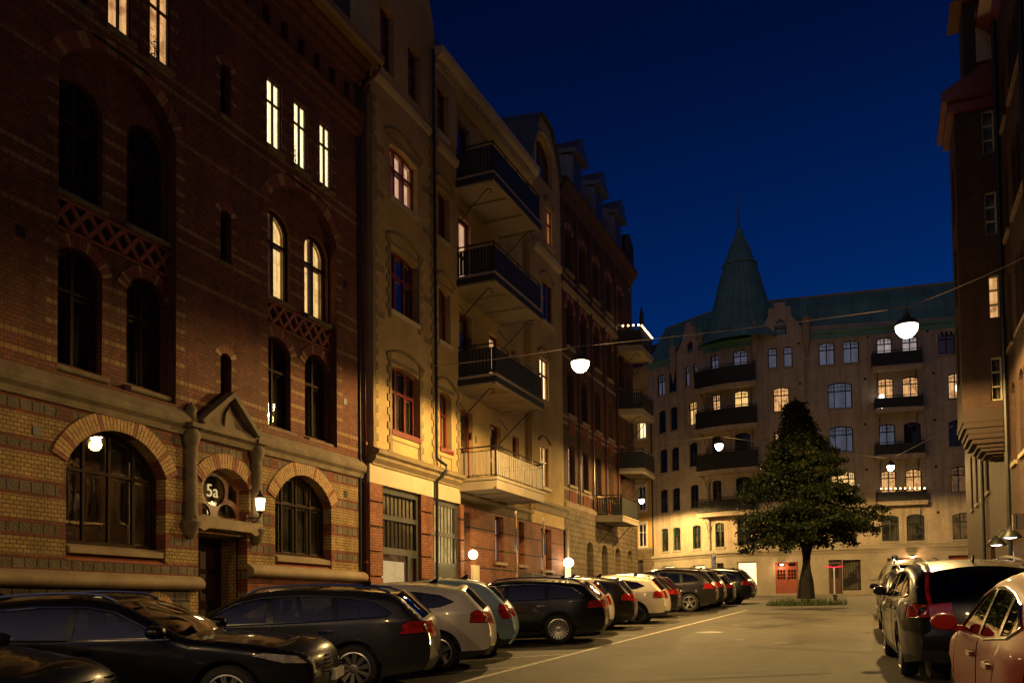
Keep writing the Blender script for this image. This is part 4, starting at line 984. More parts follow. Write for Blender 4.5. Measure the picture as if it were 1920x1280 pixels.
for k in range(seg):
    a = 2*PI*(k + .5)/seg; mb.tube([(mc.x + r*math.cos(a)*1.005, mc.y + r*math.sin(a)*1.005, z) for r, z in prof + [(.75, 29.4), (.3, 30.5)]], .028, 4)
mb.build('tower_roof', [M['cgreen']], B4, 40)
mb = MB(); mb.tube([(mc.x, mc.y, 31), (mc.x, mc.y, 32.2), (mc.x, mc.y, 33.6)], [.07, .05, .02], 8); mb.lathe([(.02, 31.2), (.14, 31.3), (.02, 31.42)], 10, 0, (mc.x, mc.y, 0)); mb.build('finial', [M['sandd']], B4)
for (x, y0, yt, yb) in ((1414, 611, 580, 690), (1511, 601, 568, 672), (1315, 634, 600, 655), (1263, 655, 622, 720)):
    u, z = FE_.px(x, y0); zt_ = FE_.px(x, yt)[1]; zb = FE_.px(x, yb)[1]; p = FE_.pos(u, 0, .12)
    mb = MB(); mb.lathe([(.02, zb), (.2, zb + .9), (.3, zb + 1.2), (.3, z), (.36, z + .02), (.36, z + .16), (.02, z + .17)], 8, 0, p); pn = mb.build('pinnacle', [M['cbrick']], B4)
    mb = MB(); mb.lathe([(.34, z + .16), (.16, z + .7), (.05, zt_ - .3), (.01, zt_)], 8, 0, p); mb.build('spire', [M['cgreen']], pn)
for x, ya, yb in ((1513, 675, 1030), (1224, 760, 1060), (1331, 905, 1035)):
    mb = MB(); u = FE_.px(x, (ya + yb)/2)[0]; mb.tube([FE_.pos(u, FE_.px(x, ya)[1], .09), FE_.pos(u, FE_.px(x, yb)[1], .09)], .055, 8); mb.build('downpipe', [M['cplas'] if x != 1224 else M['black']], B4)
for x, y in ((1497, 644), (1626, 632), (1500, 719), (1622, 710), (1753, 787), (1622, 795), (1755, 874), (1759, 960), (1625, 880), (1739, 621), (1750, 699)):
    mb = MB(); u, z = FE_.px(x, y); fbox(mb, FE_, u - .09, u + .09, z - .08, z + .08, -.02, .01); mb.build('air_vent', [M['dark']], B4)
for i, (x0, y0, x1, y1) in enumerate(((1637, 655, 1731, 690), (1642, 740, 1733, 770), (1643, 827, 1736, 857), (1646, 917, 1740, 945))):
    a = FE_.px(x0, y1, 1.0)[0]; b = FE_.px(x1, y1, 1.0)[0]; zt = FE_.px((x0 + x1)/2, y0, 1.0)[1]; zb = FE_.px((x0 + x1)/2, y1, 1.0)[1]
    balcony(FE_, B4, a, b, zb + .25, 1.0, 'black', 'slat', h=zt - zb - .25, brackets=True, solid=True, slabm='cbrick', th=.22, label='straight balcony with black screen on the pale facade, %s' % ('topmost', 'second from the top', 'third from the top', 'lowest, hung with fairy lights')[i])
for i, (x0, y0, x1, y1) in enumerate(((1297, 690, 1417, 727), (1299, 768, 1420, 805), (1301, 850, 1422, 886), (1303, 938, 1424, 966))):
    a = FE_.px(x0 + 4, y1, 1.1)[0]; b = FE_.px(x1, y1, 1.1)[0]; zt = FE_.px(1360, y0 - 6, 1.0)[1]; zb = FE_.px(1360, y1, 1.0)[1]
    balcony(FE_, B4, a, b, zb + .3, 1.1, 'black', 'slat', h=zt - zb - .3, brackets=True, solid=i < 3, gap=.12, slabm='cbrick', th=.24, label='curved balcony round the corner tower, %s' % ('topmost', 'second from the top', 'third from the top', 'lowest, with open green bars')[i])

# ================================================================ yellow building down the side street
FY = Facade([tuple(Lst + V_*22), tuple(Lst)])
LY = FY.c[-1]
B5 = base('yellow_apartment_building', tuple((Lst + V_*3).to_3d() + Vector((0, 0, 2.4))), 'yellow rendered building with white window frames down the side street', 'building')
hs = []; WW = []
for (x0, y0, x1, y1, bk) in ((1197, 772, 1211, 822, 'lit_white'), (1179, 779, 1187, 830, 'lit_white'), (1196, 911, 1211, 957, 'blind'), (1181, 914, 1189, 960, 'blind'), (1196, 981, 1212, 1025, 'blind'), (1182, 984, 1190, 1028, 'lit_dim'), (1197, 846, 1211, 890, 'curt'), (1180, 850, 1188, 893, 'curt')):
    a, b, z0, z1 = pw(FY, x0, y0, x1, y1); WW.append((a, b, z0, z1, bk)); hs.append(rect(a, b, z0, z1))
zE = FY.px(1205, 692)[1]; zG = FY.px(1205, 1030)[1]
panel(FY, rect(0, LY - .02, zG, zE), hs, [M['yplas']], B5, 'rendered_wall', .0, .16)
for (a, b, z0, z1, bk) in WW:
    window(FY, B5, a, b, z0, z1, z1, -.1, 'white', (.5,), (.62,), .09, .07, back=bk, inner=False)
    mb = MB()
    for q in ((a - .16, a, z0 - .1, z1 + .16), (b, b + .16, z0 - .1, z1 + .16), (a - .001, b + .001, z1, z1 + .16), (a - .001, b + .001, z0 - .14, z0)): fbox(mb, FY, *q, -.02, .05)
    mb.build('window_surround', [M['white']], B5)
panel(FY, rect(0, LY - .02, Z0, zG), [rect(*pw(FY, 1186, 1050, 1208, 1112))], [M['bsand']], B5, 'ground_floor_wall', .08, .5)
d = pw(FY, 1186, 1050, 1208, 1112); window(FY, B5, *d[:3], d[3], d[3], -.2, 'dgrey', (.6,), (.8,), .1, .1, back='lit_dim', inner=False, name='shop_window')
mb = MB(); fprof(mb, FY, 0, LY - .02, [(0, zG - .1), (.12, zG), (.12, zG + .12), (0, zG + .2)]); mb.build('string_cornice', [M['cplas']], B5); mb = MB(); fprof(mb, FY, 0, LY - .02, [(0, zE - .3), (.2, zE - .1), (.4, zE), (.4, zE + .12), (0, zE + .2)]); mb.build('eaves_cornice', [M['cplas']], B5)
mb = MB(); mb.poly([FY.pos(0, zE + .1, .4), FY.pos(LY, zE + .1, .4), FY.pos(LY, zE + 2.2, -1.2), FY.pos(0, zE + 2.2, -1.2)]); mb.build('roof', [plain('dark_red_tiles', (.09, .03, .035), .6)], B5)

# ================================================================ tall brick building on the right
XR = 3.55
FRt = Facade([(XR, 70), (XR, -2)])            # faces the street, travel towards the camera
LR = 70
B6 = base('dark_brick_building', (XR, 25, 1.1), 'tall dark brick building with an oriel on the right side of the street', 'building')
UR = lambda Y: 70 - Y
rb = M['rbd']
hs = []; WR = []
for Y in (41.5, 39.4, 37.2, 35.4, 28.4, 26.8, 25.9, 25.0, 22.6, 19.5, 17.4, 15.2, 13):
    for z0, z1 in ((5.7, 8.0), (9.1, 11.2), (12.4, 14.5), (15.7, 17.6)):
        if Y > 30 and z0 > 6: continue
        a, b = UR(Y + .42), UR(Y - .42); WR.append((a, b, z0, z1)); hs.append(arch(a, b, z0, z1 - .2, z1, 6))
da = [arch(UR(Y + .7), UR(Y - .7), Z0, 2.9, 3.9, 8) for Y in (34.6, 26.4, 23.4, 20.4)]
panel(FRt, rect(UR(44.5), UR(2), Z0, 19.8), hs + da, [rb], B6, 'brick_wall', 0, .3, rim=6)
for (a, b, z0, z1) in WR:
    window(FRt, B6, a, b, z0, z1 - .2, z1, -.2, 'brown', (.5,), (.6,), .06, .06, back='curt', inner=False)
    mb = MB(); fbox(mb, FRt, a - .05, b + .05, z0 - .12, z0, -.1, .08); mb.build('sill', [M['sand']], B6)
for Y in (34.6, 26.4, 23.4, 20.4):
    a, b = UR(Y + .7), UR(Y - .7); window(FRt, B6, a, b, .8, 2.9, 3.9, -.26, 'dgrey', (.5,), (.55,), .1, .1, back='lit_dim' if Y < 30 else 'curt', inner=False, name='arched_shop_window')
# oriel
OY0, OY1, OX = 29.6, 31.7, 2.35
mb = MB()
OS = Facade([(OX, OY0), (XR + .1, OY0)])       # side of the oriel that faces the camera
ow = [OS.px(1855, y0)[1] for y0 in ()]
OW = []
for (x0, y0, x1, y1, bk) in ((1840, 205, 1867, 288, 'blind'), (1845, 358, 1872, 440, 'blind'), (1852, 514, 1880, 596, 'lit_amber'), (1857, 668, 1885, 750, 'curt')):
    a, b, z0, z1 = pw(OS, x0, y0, x1, y1); OW.append((max(.2, a), min(b, 1.1), z0, z1, bk))
zo0, zo1 = 7.4, 17.3
panel(OS, rect(0, XR + .1 - OX, zo0, zo1), [rect(*w_[:4]) for w_ in OW], [rb], B6, 'oriel_side_wall', 0, .2)
for w_ in OW:
    window(OS, B6, *w_[:3], w_[3], w_[3], -.1, 'cream', (), (.33, .66), .06, .05, back=w_[4], inner=False, bd=.25)
OF = Facade([(OX, OY1), (OX, OY0)])
ff = [rect(u, u + .9, z0, z0 + 1.9) for u in (.6,) for z0 in (8.6, 11.2, 13.8)]
panel(OF, rect(0, OY1 - OY0, zo0, zo1), ff, [rb], B6, 'oriel_front_wall', 0, .2)
for r in ff: window(OF, B6, r[0][0], r[1][0], r[0][1], r[2][1], r[2][1], -.1, 'brown', (.5,), (.6,), .06, .06, inner=False, bd=.25)
mb = MB()
for k, (e, z) in enumerate([(1.15*(1 - math.cos(i/11*PI/2)) + .03*(i % 3 == 0), 7.38 - 1.25*math.sin(i/11*PI/2)) for i in range(12)]):
    mb.bbox((OX + e - .04, OY0 + e*.6 - .04, z - .02), (XR + .1, OY1 - e*.6, z + .2 + .002*k))
mb.build('oriel_corbel', [M['rbd']], B6)
mb = MB(); mb.bbox((OX - .35, OY0 - .35, 17.2), (XR + 1, OY1 + .35, 17.5)); mb.bbox((OX - .2, OY0 - .2, 16.9), (XR + .5, OY1 + .2, 17.2)); mb.prism([(OX - .35, OY0 - .35, 17.5), (XR + 1.4, OY0 - .35, 17.5), (XR + 1.4, OY0 - .35, 19.0)], (0, OY1 - OY0 + .7, 0)); mb.build('oriel_roof', [M['copper']], B6)
mb = MB(); mb.bbox((OX + .35, OY0 + .4, 17.6), (XR + 2, OY1 - .4, 20.6), 0); mb.prism([(OX + .0, OY0 + .2, 20.6), (XR + 2, OY0 + .2, 20.6), (XR + 2, OY0 + .2, 22.3)], (0, OY1 - OY0 - .4, 0), 1); dm = mb.build('dormer', [rb, M['copper']], B6)
mb = MB(); mb.bbox((OX + .7, OY0 + .36, 18.6), (OX + 1.2, OY0 + .4, 20.2)); mb.build('dormer_window', [M['cream']], dm)
mb = MB(); fprof(mb, FRt, UR(34), UR(2), [(0, 19.2), (.2, 19.5), (.5, 19.7), (.5, 19.95), (0, 20.1)]); mb.build('eaves_cornice', [M['copper']], B6)
mb = MB(); mb.poly([(XR - .5, 34, 20), (XR - .5, 2, 20), (XR + 6, 2, 31), (XR + 6, 34, 31)]); mb.build('roof', [M['copper']], B6)  # raised steeply out of view so windows opposite mirror it, not sky
for Y in (36.4, 29.2, 24.2): mb = MB(); mb.tube([FRt.pos(UR(Y), 19.3, .1), FRt.pos(UR(Y), 1.3, .1)], .07, 8); mb.build('downpipe', [M['black']], B6)
# ================================================================ cars
def paint(name, col, metal=.35, rough=.32, coat=.8, spec=.4):
    m, t, b = nt(name); setp(b, col, rough, metal, spec, coat); b.inputs['Coat IOR'].default_value = 1.42
    co = t.nodes.new('ShaderNodeTexCoord').outputs['Object']
    n1 = N(t, 'ShaderNodeTexNoise', Scale=2.5, Detail=5.0); t.links.new(co, n1.inputs['Vector'])
    n2 = N(t, 'ShaderNodeTexNoise', Scale=1.2, Detail=2.0); t.links.new(co, n2.inputs['Vector'])
    c = ramp(t, n1.outputs['Fac'], [(.35, tuple(k*.85 for k in col)), (.7, tuple(k*1.1 for k in col))]); t.links.new(c, b.inputs['Base Color'])
    r = N(t, 'ShaderNodeMapRange'); r.inputs['To Min'].default_value = .015; r.inputs['To Max'].default_value = .09
    t.links.new(n2.outputs['Fac'], r.inputs['Value']); t.links.new(r.outputs[0], b.inputs['Coat Roughness']); return m
C = {}
C['glass'] = glassmat('car_glass', (.34, .34, .3)); C['priv'] = glassmat('privacy_glass', (.05, .05, .05)); C['screen'] = glassmat('windscreen_glass', (.3, .3, .27))
C['trim'] = plain('gloss_black_trim', (.008, .008, .008), .15, .1, 4, bmp=0); C['plast'] = plain('grey_plastic', (.022, .022, .022), .6, .2, 20, bmp=.2, bscale=90)
C['chrome'] = plain('chrome', (.75, .72, .68), .12, .05, 5, metal=1, bmp=0); C['alloy'] = plain('alloy', (.5, .48, .45), .3, .15, 5, metal=.85, bmp=0)
C['alloyd'] = plain('dark_alloy', (.09, .09, .09), .3, .2, 5, metal=.8, bmp=0)
C['tyre'] = plain('tyre_rubber', (.014, .013, .012), .75, .25, 8, bmp=.3, bscale=60); C['seat'] = plain('seat_cloth', (.03, .028, .026), .9, .2, 6); C['disc'] = plain('brake_disc', (.12, .11, .1), .4, .2, 6, metal=.8)
def lampmat(name, col, rough=.12, tr=.3):
    m, t, b = nt(name); setp(b, col, rough, 0, .6, 1.0)
    co = t.nodes.new('ShaderNodeTexCoord').outputs['Object']; w = N(t, 'ShaderNodeTexNoise', Scale=14.0); t.links.new(co, w.inputs['Vector'])
    c = ramp(t, w.outputs['Fac'], [(.35, tuple(k*.55 for k in col)), (.65, tuple(min(1, k*1.3) for k in col))]); t.links.new(c, b.inputs['Base Color']); bump(t, b, w.outputs['Fac'], .25, .01); return m
C['red'] = lampmat('red_lens', (.42, .012, .01)); C['clear'] = lampmat('clear_lens', (.36, .33, .28)); C['yellowed'] = lampmat('yellowed_lens', (.4, .3, .12)); C['plate'] = plain('number_plate', (.65, .63, .58), .4, .08)

def catmull(P, k=4):
    out = []
    n = len(P)
    for i in range(n - 1):
        p0, p1, p2, p3 = P[max(0, i - 1)], P[i], P[i + 1], P[min(n - 1, i + 2)]
        for j in range(k):
            t = j/k; o = []
            for a in (0, 1):
                o.append(.5*(2*p1[a] + (p2[a] - p0[a])*t + (2*p0[a] - 5*p1[a] + 4*p2[a] - p3[a])*t*t + (3*p1[a] - p0[a] - 3*p2[a] + p3[a])*t**3))
            out.append((o[0], o[1], P[i][2]))
    out.append(P[-1]); return out
PRO = {  # side outline nose -> tail; letter = material of the piece that starts there
 'estate': dict(L=4.76, H=1.45, W=1.85, belt=.96, xf=.9, xr=3.72, R=.335,
   top=[(.12, .24, 'p'), (.03, .36, 'p'), (.0, .5, 'b'), (.02, .66, 'b'), (.14, .76, 'b'), (.5, .85, 'b'), (1.0, .925, 'b'), (1.38, .975, 'w'), (1.75, 1.17, 'w'), (2.12, 1.345, 'b'), (2.4, 1.41, 'b'), (2.9, 1.44, 'b'), (3.5, 1.42, 'b'), (4.0, 1.37, 'b'), (4.3, 1.31, 'g'), (4.5, 1.13, 'g'), (4.66, .98, 'b'), (4.71, .9, 'b'), (4.755, .72, 'b'), (4.76, .56, 'b'), (4.74, .42, 'p'), (4.66, .28, 'p')],
   dlo=[(1.5, .965), (3.0, .985), (4.2, 1.03), (4.3, 1.07), (4.05, 1.24), (3.6, 1.315), (3.0, 1.35), (2.45, 1.335), (2.12, 1.27)],
   pil=[(2.62, 2.55, .09), (3.52, 3.42, .09)], door=[[(1.42, .3), (2.62, .3), (2.62, .985), (1.5, .97), (1.3, .9), (1.33, .5)], [(2.64, .3), (3.3, .3), (3.38, .62), (3.56, .8), (3.52, .985), (2.64, .985)]],
   tl=[(4.36, .78), (4.75, .8), (4.70, .95), (4.5, .97), (4.4, .92)], hl=[(.04, .64), (.3, .66), (.62, .76), (.5, .79), (.16, .735)], rt=(.72, .94, .5)),
 'hatch': dict(L=4.32, H=1.46, W=1.8, belt=.95, xf=.86, xr=3.45, R=.325,
   top=[(.12, .22, 'p'), (.03, .34, 'p'), (.0, .5, 'b'), (.03, .66, 'b'), (.16, .76, 'b'), (.5, .86, 'b'), (.9, .94, 'b'), (1.18, .99, 'w'), (1.55, 1.19, 'w'), (1.95, 1.37, 'b'), (2.25, 1.43, 'b'), (2.7, 1.46, 'b'), (3.2, 1.43, 'b'), (3.7, 1.36, 'b'), (3.9, 1.31, 'g'), (4.08, 1.12, 'g'), (4.2, .99, 'b'), (4.27, .86, 'b'), (4.31, .7, 'b'), (4.32, .55, 'b'), (4.3, .4, 'p'), (4.2, .26, 'p')],
   dlo=[(1.32, .965), (2.7, .99), (3.5, 1.06), (3.74, 1.14), (3.5, 1.26), (3.1, 1.325), (2.7, 1.355), (2.25, 1.345), (1.93, 1.27)],
   pil=[(2.42, 2.36, .09), (3.2, 3.12, .09)], door=[[(1.3, .3), (2.42, .3), (2.42, .985), (1.32, .965), (1.15, .9), (1.2, .5)], [(2.44, .3), (3.05, .3), (3.12, .6), (3.3, .8), (3.3, 1.03), (2.44, .985)]],
   tl=[(3.98, .8), (4.29, .78), (4.22, .95), (4.1, 1.0), (4.0, .95)], hl=[(.04, .64), (.3, .67), (.58, .77), (.46, .8), (.16, .74)], rt=(.74, .96, .5)),
 'mini': dict(L=3.62, H=1.5, W=1.66, belt=.93, xf=.7, xr=2.95, R=.315,
   top=[(.12, .22, 'p'), (.02, .36, 'b'), (.0, .52, 'b'), (.04, .7, 'b'), (.18, .82, 'b'), (.5, .92, 'b'), (.82, .99, 'w'), (1.15, 1.2, 'w'), (1.5, 1.41, 'b'), (1.8, 1.47, 'b'), (2.2, 1.5, 'b'), (2.7, 1.46, 'b'), (3.05, 1.38, 'g'), (3.28, 1.18, 'g'), (3.42, 1.02, 'b'), (3.53, .86, 'b'), (3.6, .7, 'b'), (3.62, .52, 'b'), (3.58, .38, 'b'), (3.48, .25, 'p')],
   dlo=[(.98, .97), (2.0, .99), (2.75, 1.03), (3.0, 1.08), (2.82, 1.27), (2.4, 1.355), (2.0, 1.38), (1.7, 1.37), (1.45, 1.29)],
   pil=[(2.12, 2.1, .1)], door=[[(.95, .32), (2.1, .32), (2.1, .99), (.98, .965), (.82, .9), (.88, .5)]],
   tl=[(3.38, .72), (3.57, .74), (3.46, .98), (3.33, 1.02), (3.3, .86)], hl=[(.03, .66), (.2, .66), (.34, .74), (.26, .82), (.1, .78)], rt=(.74, .98, .5)),
 'suv': dict(L=4.65, H=1.66, W=1.9, belt=1.06, xf=.9, xr=3.66, R=.36,
   top=[(.14, .28, 'p'), (.04, .4, 'p'), (.0, .56, 'b'), (.02, .76, 'b'), (.12, .9, 'b'), (.5, .99, 'b'), (1.0, 1.06, 'b'), (1.26, 1.1, 'w'), (1.6, 1.32, 'w'), (1.95, 1.54, 'b'), (2.3, 1.62, 'b'), (2.8, 1.66, 'b'), (3.4, 1.63, 'b'), (3.95, 1.57, 'b'), (4.12, 1.52, 'g'), (4.33, 1.28, 'g'), (4.47, 1.12, 'b'), (4.57, .96, 'b'), (4.63, .8, 'b'), (4.65, .62, 'b'), (4.62, .48, 'p'), (4.5, .32, 'p')],
   dlo=[(1.4, 1.08), (3.0, 1.1), (3.9, 1.16), (4.05, 1.22), (3.85, 1.4), (3.4, 1.5), (2.8, 1.54), (2.25, 1.525), (1.93, 1.44)],
   pil=[(2.56, 2.5, .1), (3.42, 3.34, .1)], door=[[(1.38, .36), (2.56, .36), (2.56, 1.1), (1.4, 1.07), (1.22, 1.0), (1.28, .6)], [(2.58, .36), (3.22, .36), (3.3, .7), (3.52, .9), (3.5, 1.12), (2.58, 1.1)]],
   tl=[(4.2, .88), (4.6, .86), (4.5, 1.06), (4.34, 1.12), (4.22, 1.04)], hl=[(.04, .74), (.3, .78), (.6, .9), (.46, .94), (.14, .86)], rt=(.82, 1.06, .5)),
}
def make_car(name, kind, pm, label, cat='car', rim='five', rimm='alloy', priv=0, chrome=True, rails=True, H=None, trimlow=True, tall=False, tint=None, wide=None, fin=True, lens='clear', lowlamp=None, group='cars parked along the street'):
    q = dict(PRO[kind]); L, W, belt = q['L'], wide or q['W'], q['belt']
    top = catmull(q['top'], 4); hw = W/2; Rw = q['R']; xw = (q['xf'], q['xr']); ra = Rw + .055; zb = .21
    tx = [(p[0], p[1]) for p in top]
    def ztop(x):
        b = 0
        for i in range(len(tx) - 1):
            (x0, z0), (x1, z1) = tx[i], tx[i + 1]
            if (x0 - x)*(x1 - x) <= 0 and abs(x1 - x0) > 1e-9: b = max(b, z0 + (z1 - z0)*(x - x0)/(x1 - x0))
        return b or max(tx, key=lambda p: -abs(p[0] - x))[1]
    er = .11
    def half(x, z):
        w = 1.0
        if x < 1.0: w -= .26*((1.0 - max(0, x))/1.0)**2.3
        if x > L - .85: w -= .20*((min(L, x) - (L - .85))/.85)**2.4
        w *= hw
        if z < .62: w -= .05*((.62 - z)/.4)**2
        elif z < belt: w -= .012*((z - .62)/.3)**2
        else:
            d = z - belt; w -= .016 + .34*d + .16*d*d
        for xc in xw:                       # slight flare over the wheels
            d2 = math.hypot(x - xc, z - Rw)
            if d2 < .75 and z < belt: w += .022*max(0, 1 - abs(d2 - ra)/.34)
        dz = ztop(x) - z
        if dz < er: w -= er*.95*(1 - math.sqrt(max(0, 1 - (1 - max(0, dz)/er)**2)))
        return max(.05, w)
    def P(x, z, s, off=0): return Vector((x, s*(half(x, z) + off), z))
    def nor(x, z, s):
        e = .012; dx = (half(x + e, z) - half(x - e, z))/(2*e); dz_ = (half(x, min(z + e, ztop(x))) - half(x, z - e))/(2*e)
        dx = max(-3, min(3, dx)); dz_ = max(-6, min(6, dz_)); return Vector((-dx, s, -dz_)).normalized()
    out = tx[:]                             # closed side outline
    bot = []
    x = tx[-1][0]
    for xc in (xw[1], xw[0]):
        a0 = math.asin(max(-1, min(1, (zb - Rw)/ra)))
        bot += [(xc + ra*math.cos(a0 + (PI - 2*a0)*i/18), Rw + ra*math.sin(a0 + (PI - 2*a0)*i/18)) for i in range(19)]
        if xc == xw[1]:
            b_ = bot[-1][0]; c_ = xw[0] + ra*math.cos(a0); bot += [(b_ + (c_ - b_)*i/14, zb) for i in range(1, 14)]
    outline = out[::-1] + [] ; outline = tx + bot      # clockwise or not does not matter for cdt
    dlo = q['dlo']
    pts = []
    X = .05
    while X < L:
        zt = ztop(X)
        for f in (.03, .12, .3, .6, 1.0): pts.append((X, zt - er*f))
        z = .26
        while z < zt - er*1.2: pts.append((X + .03*(int(z*100) % 2), z)); z += .075
        X += .075
    pts = [p for p in pts if inside(p, outline) and not inside(p, dlo)]
    def closed(Pl, st=.06):
        o = []
        for i in range(len(Pl)):
            a, b = Pl[i], Pl[(i + 1) % len(Pl)]; n = max(1, int(math.hypot(b[0] - a[0], b[1] - a[1])/st))
            o += [(a[0] + (b[0] - a[0])*j/n, a[1] + (b[1] - a[1])*j/n) for j in range(n)]
        return o
    D = closed(dlo)
    doors = [closed(d) for d in q['door']]
    vs, T = cdt(outline, [D], [d + [d[0]] for d in doors], pts)
    root = empty(name, (0, 0, 0), 0, label, cat, group)
    def sidemesh(tris, s, nm, mats, par, off=0, vv=None, mi=0):
        vv = vv or vs; use = {}; V = []; F = []; NN = []
        for f, c in tris:
            k = []
            for i in f:
                if i not in use: use[i] = len(V); V.append(tuple(P(*vv[i], s, off))); NN.append(tuple(nor(*vv[i], s)))
                k.append(use[i])
            F.append(k if s < 0 else k[::-1])
        me = bpy.data.meshes.new(nm); me.from_pydata(V, [], F); me.materials.append(mats)
        me.polygons.foreach_set('use_smooth', [True]*len(F)); me.update(); me.normals_split_custom_set_from_vertices(NN)
        o = bpy.data.objects.new(nm, me); COL.objects.link(o); o.parent = par; return o
    # body: both sides and the long top strip in one mesh
    V = []; F = []; MI = []; NN = []
    slots = [pm, C['plast'], C['trim']]
    zlow = .36 if trimlow else .1
    for s in (-1, 1):
        base_ = len(V); V += [tuple(P(*v, s)) for v in vs]; NN += [nor(*v, s) for v in vs]
        for f, c in T:
            if any(inside(c, d) for d in doors): continue
            F.append([base_ + i for i in (f if s < 0 else f[::-1])]); MI.append(1 if c[1] < zlow - .02 else 0)
    ts = [-1, -.93, -.8, -.6, -.35, 0, .35, .6, .8, .93, 1]
    crown = []
    for i, (x, z, m) in enumerate(top):
        crown.append(.035 if .9 < x < L - .5 and z > .8 else (.13 if x < .3 else (.06 if x < .9 else .085)))
    rows = []
    for i, (x, z, m) in enumerate(top):
        a = Vector((tx[max(0, i - 1)][0], 0, tx[max(0, i - 1)][1])); b = Vector((tx[min(len(tx) - 1, i + 1)][0], 0, tx[min(len(tx) - 1, i + 1)][1]))
        t = (b - a).normalized(); n = Vector((-t.z, 0, t.x)); e = half(x, z)
        rows.append([Vector((x, e*k, z)) + n*crown[i]*(1 - k*k) for k in ts])
    glass = {'w': [], 'g': []}
    base_ = len(V)
    for r in rows:
        for p in r: V.append(tuple(p)); NN.append(None)
    nT = len(ts)
    for i in range(len(rows) - 1):
        m = top[i][2]
        for j in range(nT - 1):
            fidx = [base_ + (i + 1)*nT + j, base_ + (i + 1)*nT + j + 1, base_ + i*nT + j + 1, base_ + i*nT + j]
            if m in 'wg' and 1 <= j < nT - 2: glass[m].append((i, j)); continue
            F.append(fidx); MI.append(1 if m == 'p' else (0 if m == 'b' else 2 if m in 'wg' else 0))
    me = bpy.data.meshes.new('body'); me.from_pydata(V, [], F)
    for m in slots: me.materials.append(m)
    me.polygons.foreach_set('material_index', MI); me.polygons.foreach_set('use_smooth', [True]*len(F)); me.update()
    auto = [v.normal.copy() for v in me.vertices]
    for k in range(len(NN)):
        if NN[k] is None:
            nn_ = auto[k]
            NN[k] = nn_
    me.normals_split_custom_set_from_vertices([tuple(n) for n in NN])
    body = bpy.data.objects.new('body', me); COL.objects.link(body); body.parent = root
    for s in (-1, 1):
        for d in doors:
            o = sidemesh([t for t in T if inside(t[1], d)], s, 'door', pm, root)
            cx = max(p[0] for p in d) - .2; mb = MB()
            mb.box(P(cx, belt - .1, s, .02), (.2, .03, .035)); mb.box(P(cx - .07, belt - .1, s, .008), (.03, .03, .05)); mb.build('handle', [C['chrome'] if chrome else pm], o)
            mb = MB()
            for k in range(len(d)):        # shut line
                a, b = d[k], d[(k + 1) % len(d)]
                if min(a[1], b[1]) > belt - .02: continue
                mb.tube([P(*a, s, -.002), P(*b, s, -.002)], .005, 4, cap=False)
            mb.build('door_gap', [C['trim']], o)
        # window surround, panes, bright trim
        ins = [(dlo_[0] + (sum(p[0] for p in dlo)/len(dlo) - dlo_[0])*.035, dlo_[1] + (sum(p[1] for p in dlo)/len(dlo) - dlo_[1])*.1) for dlo_ in dlo]
        cuts = [(-9, -9)] ; xs = [(min(p[0] for p in dlo) - .2,)*2] + [(pb, pt) for pb, pt, w_ in q['pil']] + [(max(p[0] for p in dlo) + .2,)*2]
        panes = []
        for k in range(len(xs) - 1):
            w0 = q['pil'][k - 1][2]/2 if k > 0 else 0; w1 = q['pil'][k][2]/2 if k < len(q['pil']) else 0
            r = clip([(xs[k][0] + w0, .7), (xs[k + 1][0] - w1, .7), (xs[k + 1][1] - w1, 1.8), (xs[k][1] + w0, 1.8)], ins)
            if r: panes.append(closed(r, .08))
        v2, T2 = cdt(D, panes); sidemesh(T2, s, 'window_surround', C['trim'], body, .001, v2)
        for k, pn in enumerate(panes):
            v3, T3 = cdt(pn, [], [], [(x_, z_) for x_ in [i*.15 for i in range(40)] for z_ in (1.05, 1.15, 1.25, 1.35, 1.45) if inside((x_, z_), pn)])
            sidemesh(T3, s, 'side_window', C['priv'] if k >= len(panes) - priv else C['glass'], root, -.006, v3)
        if chrome:
            mb = MB(); mb.tube([P(*p, s, .004) for p in D + [D[0]]], .009, 5); mb.build('window_trim', [C['chrome']], body)
        # lamps
        for poly, nm, mt in ((q['tl'], 'tail_light', C['red']), (q['hl'], 'headlight', C[lens])):
            if lowlamp and nm == 'tail_light': poly = lowlamp
            Q = closed(poly, .05); v4, T4 = cdt(Q, [], [], [(x_, z_) for x_ in [poly[0][0] - .3 + i*.06 for i in range(14)] for z_ in [.5 + i*.05 for i in range(18)] if inside((x_, z_), Q)])
            o = sidemesh(T4, s, nm, mt, root, .008, v4)
            mb = MB()
            mb.tube([P(*p, s, .008) for p in Q + [Q[0]]], .006, 4, cap=False); mb.build('lamp_rim', [C['trim']], o)
        mb = MB(); zr0, zr1, tr_ = q['rt']
        for k in range(len(rows) - 1):
            if top[k][0] < L*.8: continue
            zc = (tx[k][1] + tx[k + 1][1])/2
            hi = belt + .4 if tall else zr1
            if zr0 < zc < hi:
                lim = tr_ if zc < zr1 else .86
                jj = [j for j in range(nT - 1) if min(abs(ts[j]), abs(ts[j + 1])) >= lim - .001 and ts[j]*s >= 0 and ts[j + 1]*s >= 0]
                for j in jj:
                    o_ = Vector((.008, 0, .002)); mb.poly([rows[k][j] + o_, rows[k][j + 1] + o_, rows[k + 1][j + 1] + o_, rows[k + 1][j] + o_])
        if mb.f: mb.build('rear_light', [C['red']], root)
        # mirror
        mb = MB(); mx_ = q['dlo'][0][0] + .1; mz = belt + .09; c_ = P(mx_, mz, s, .16)
        n_ = 12; rings = [(-.1, .02), (-.085, .07), (-.03, .1), (.04, .105), (.075, .09), (.08, .02)]
        rr = []
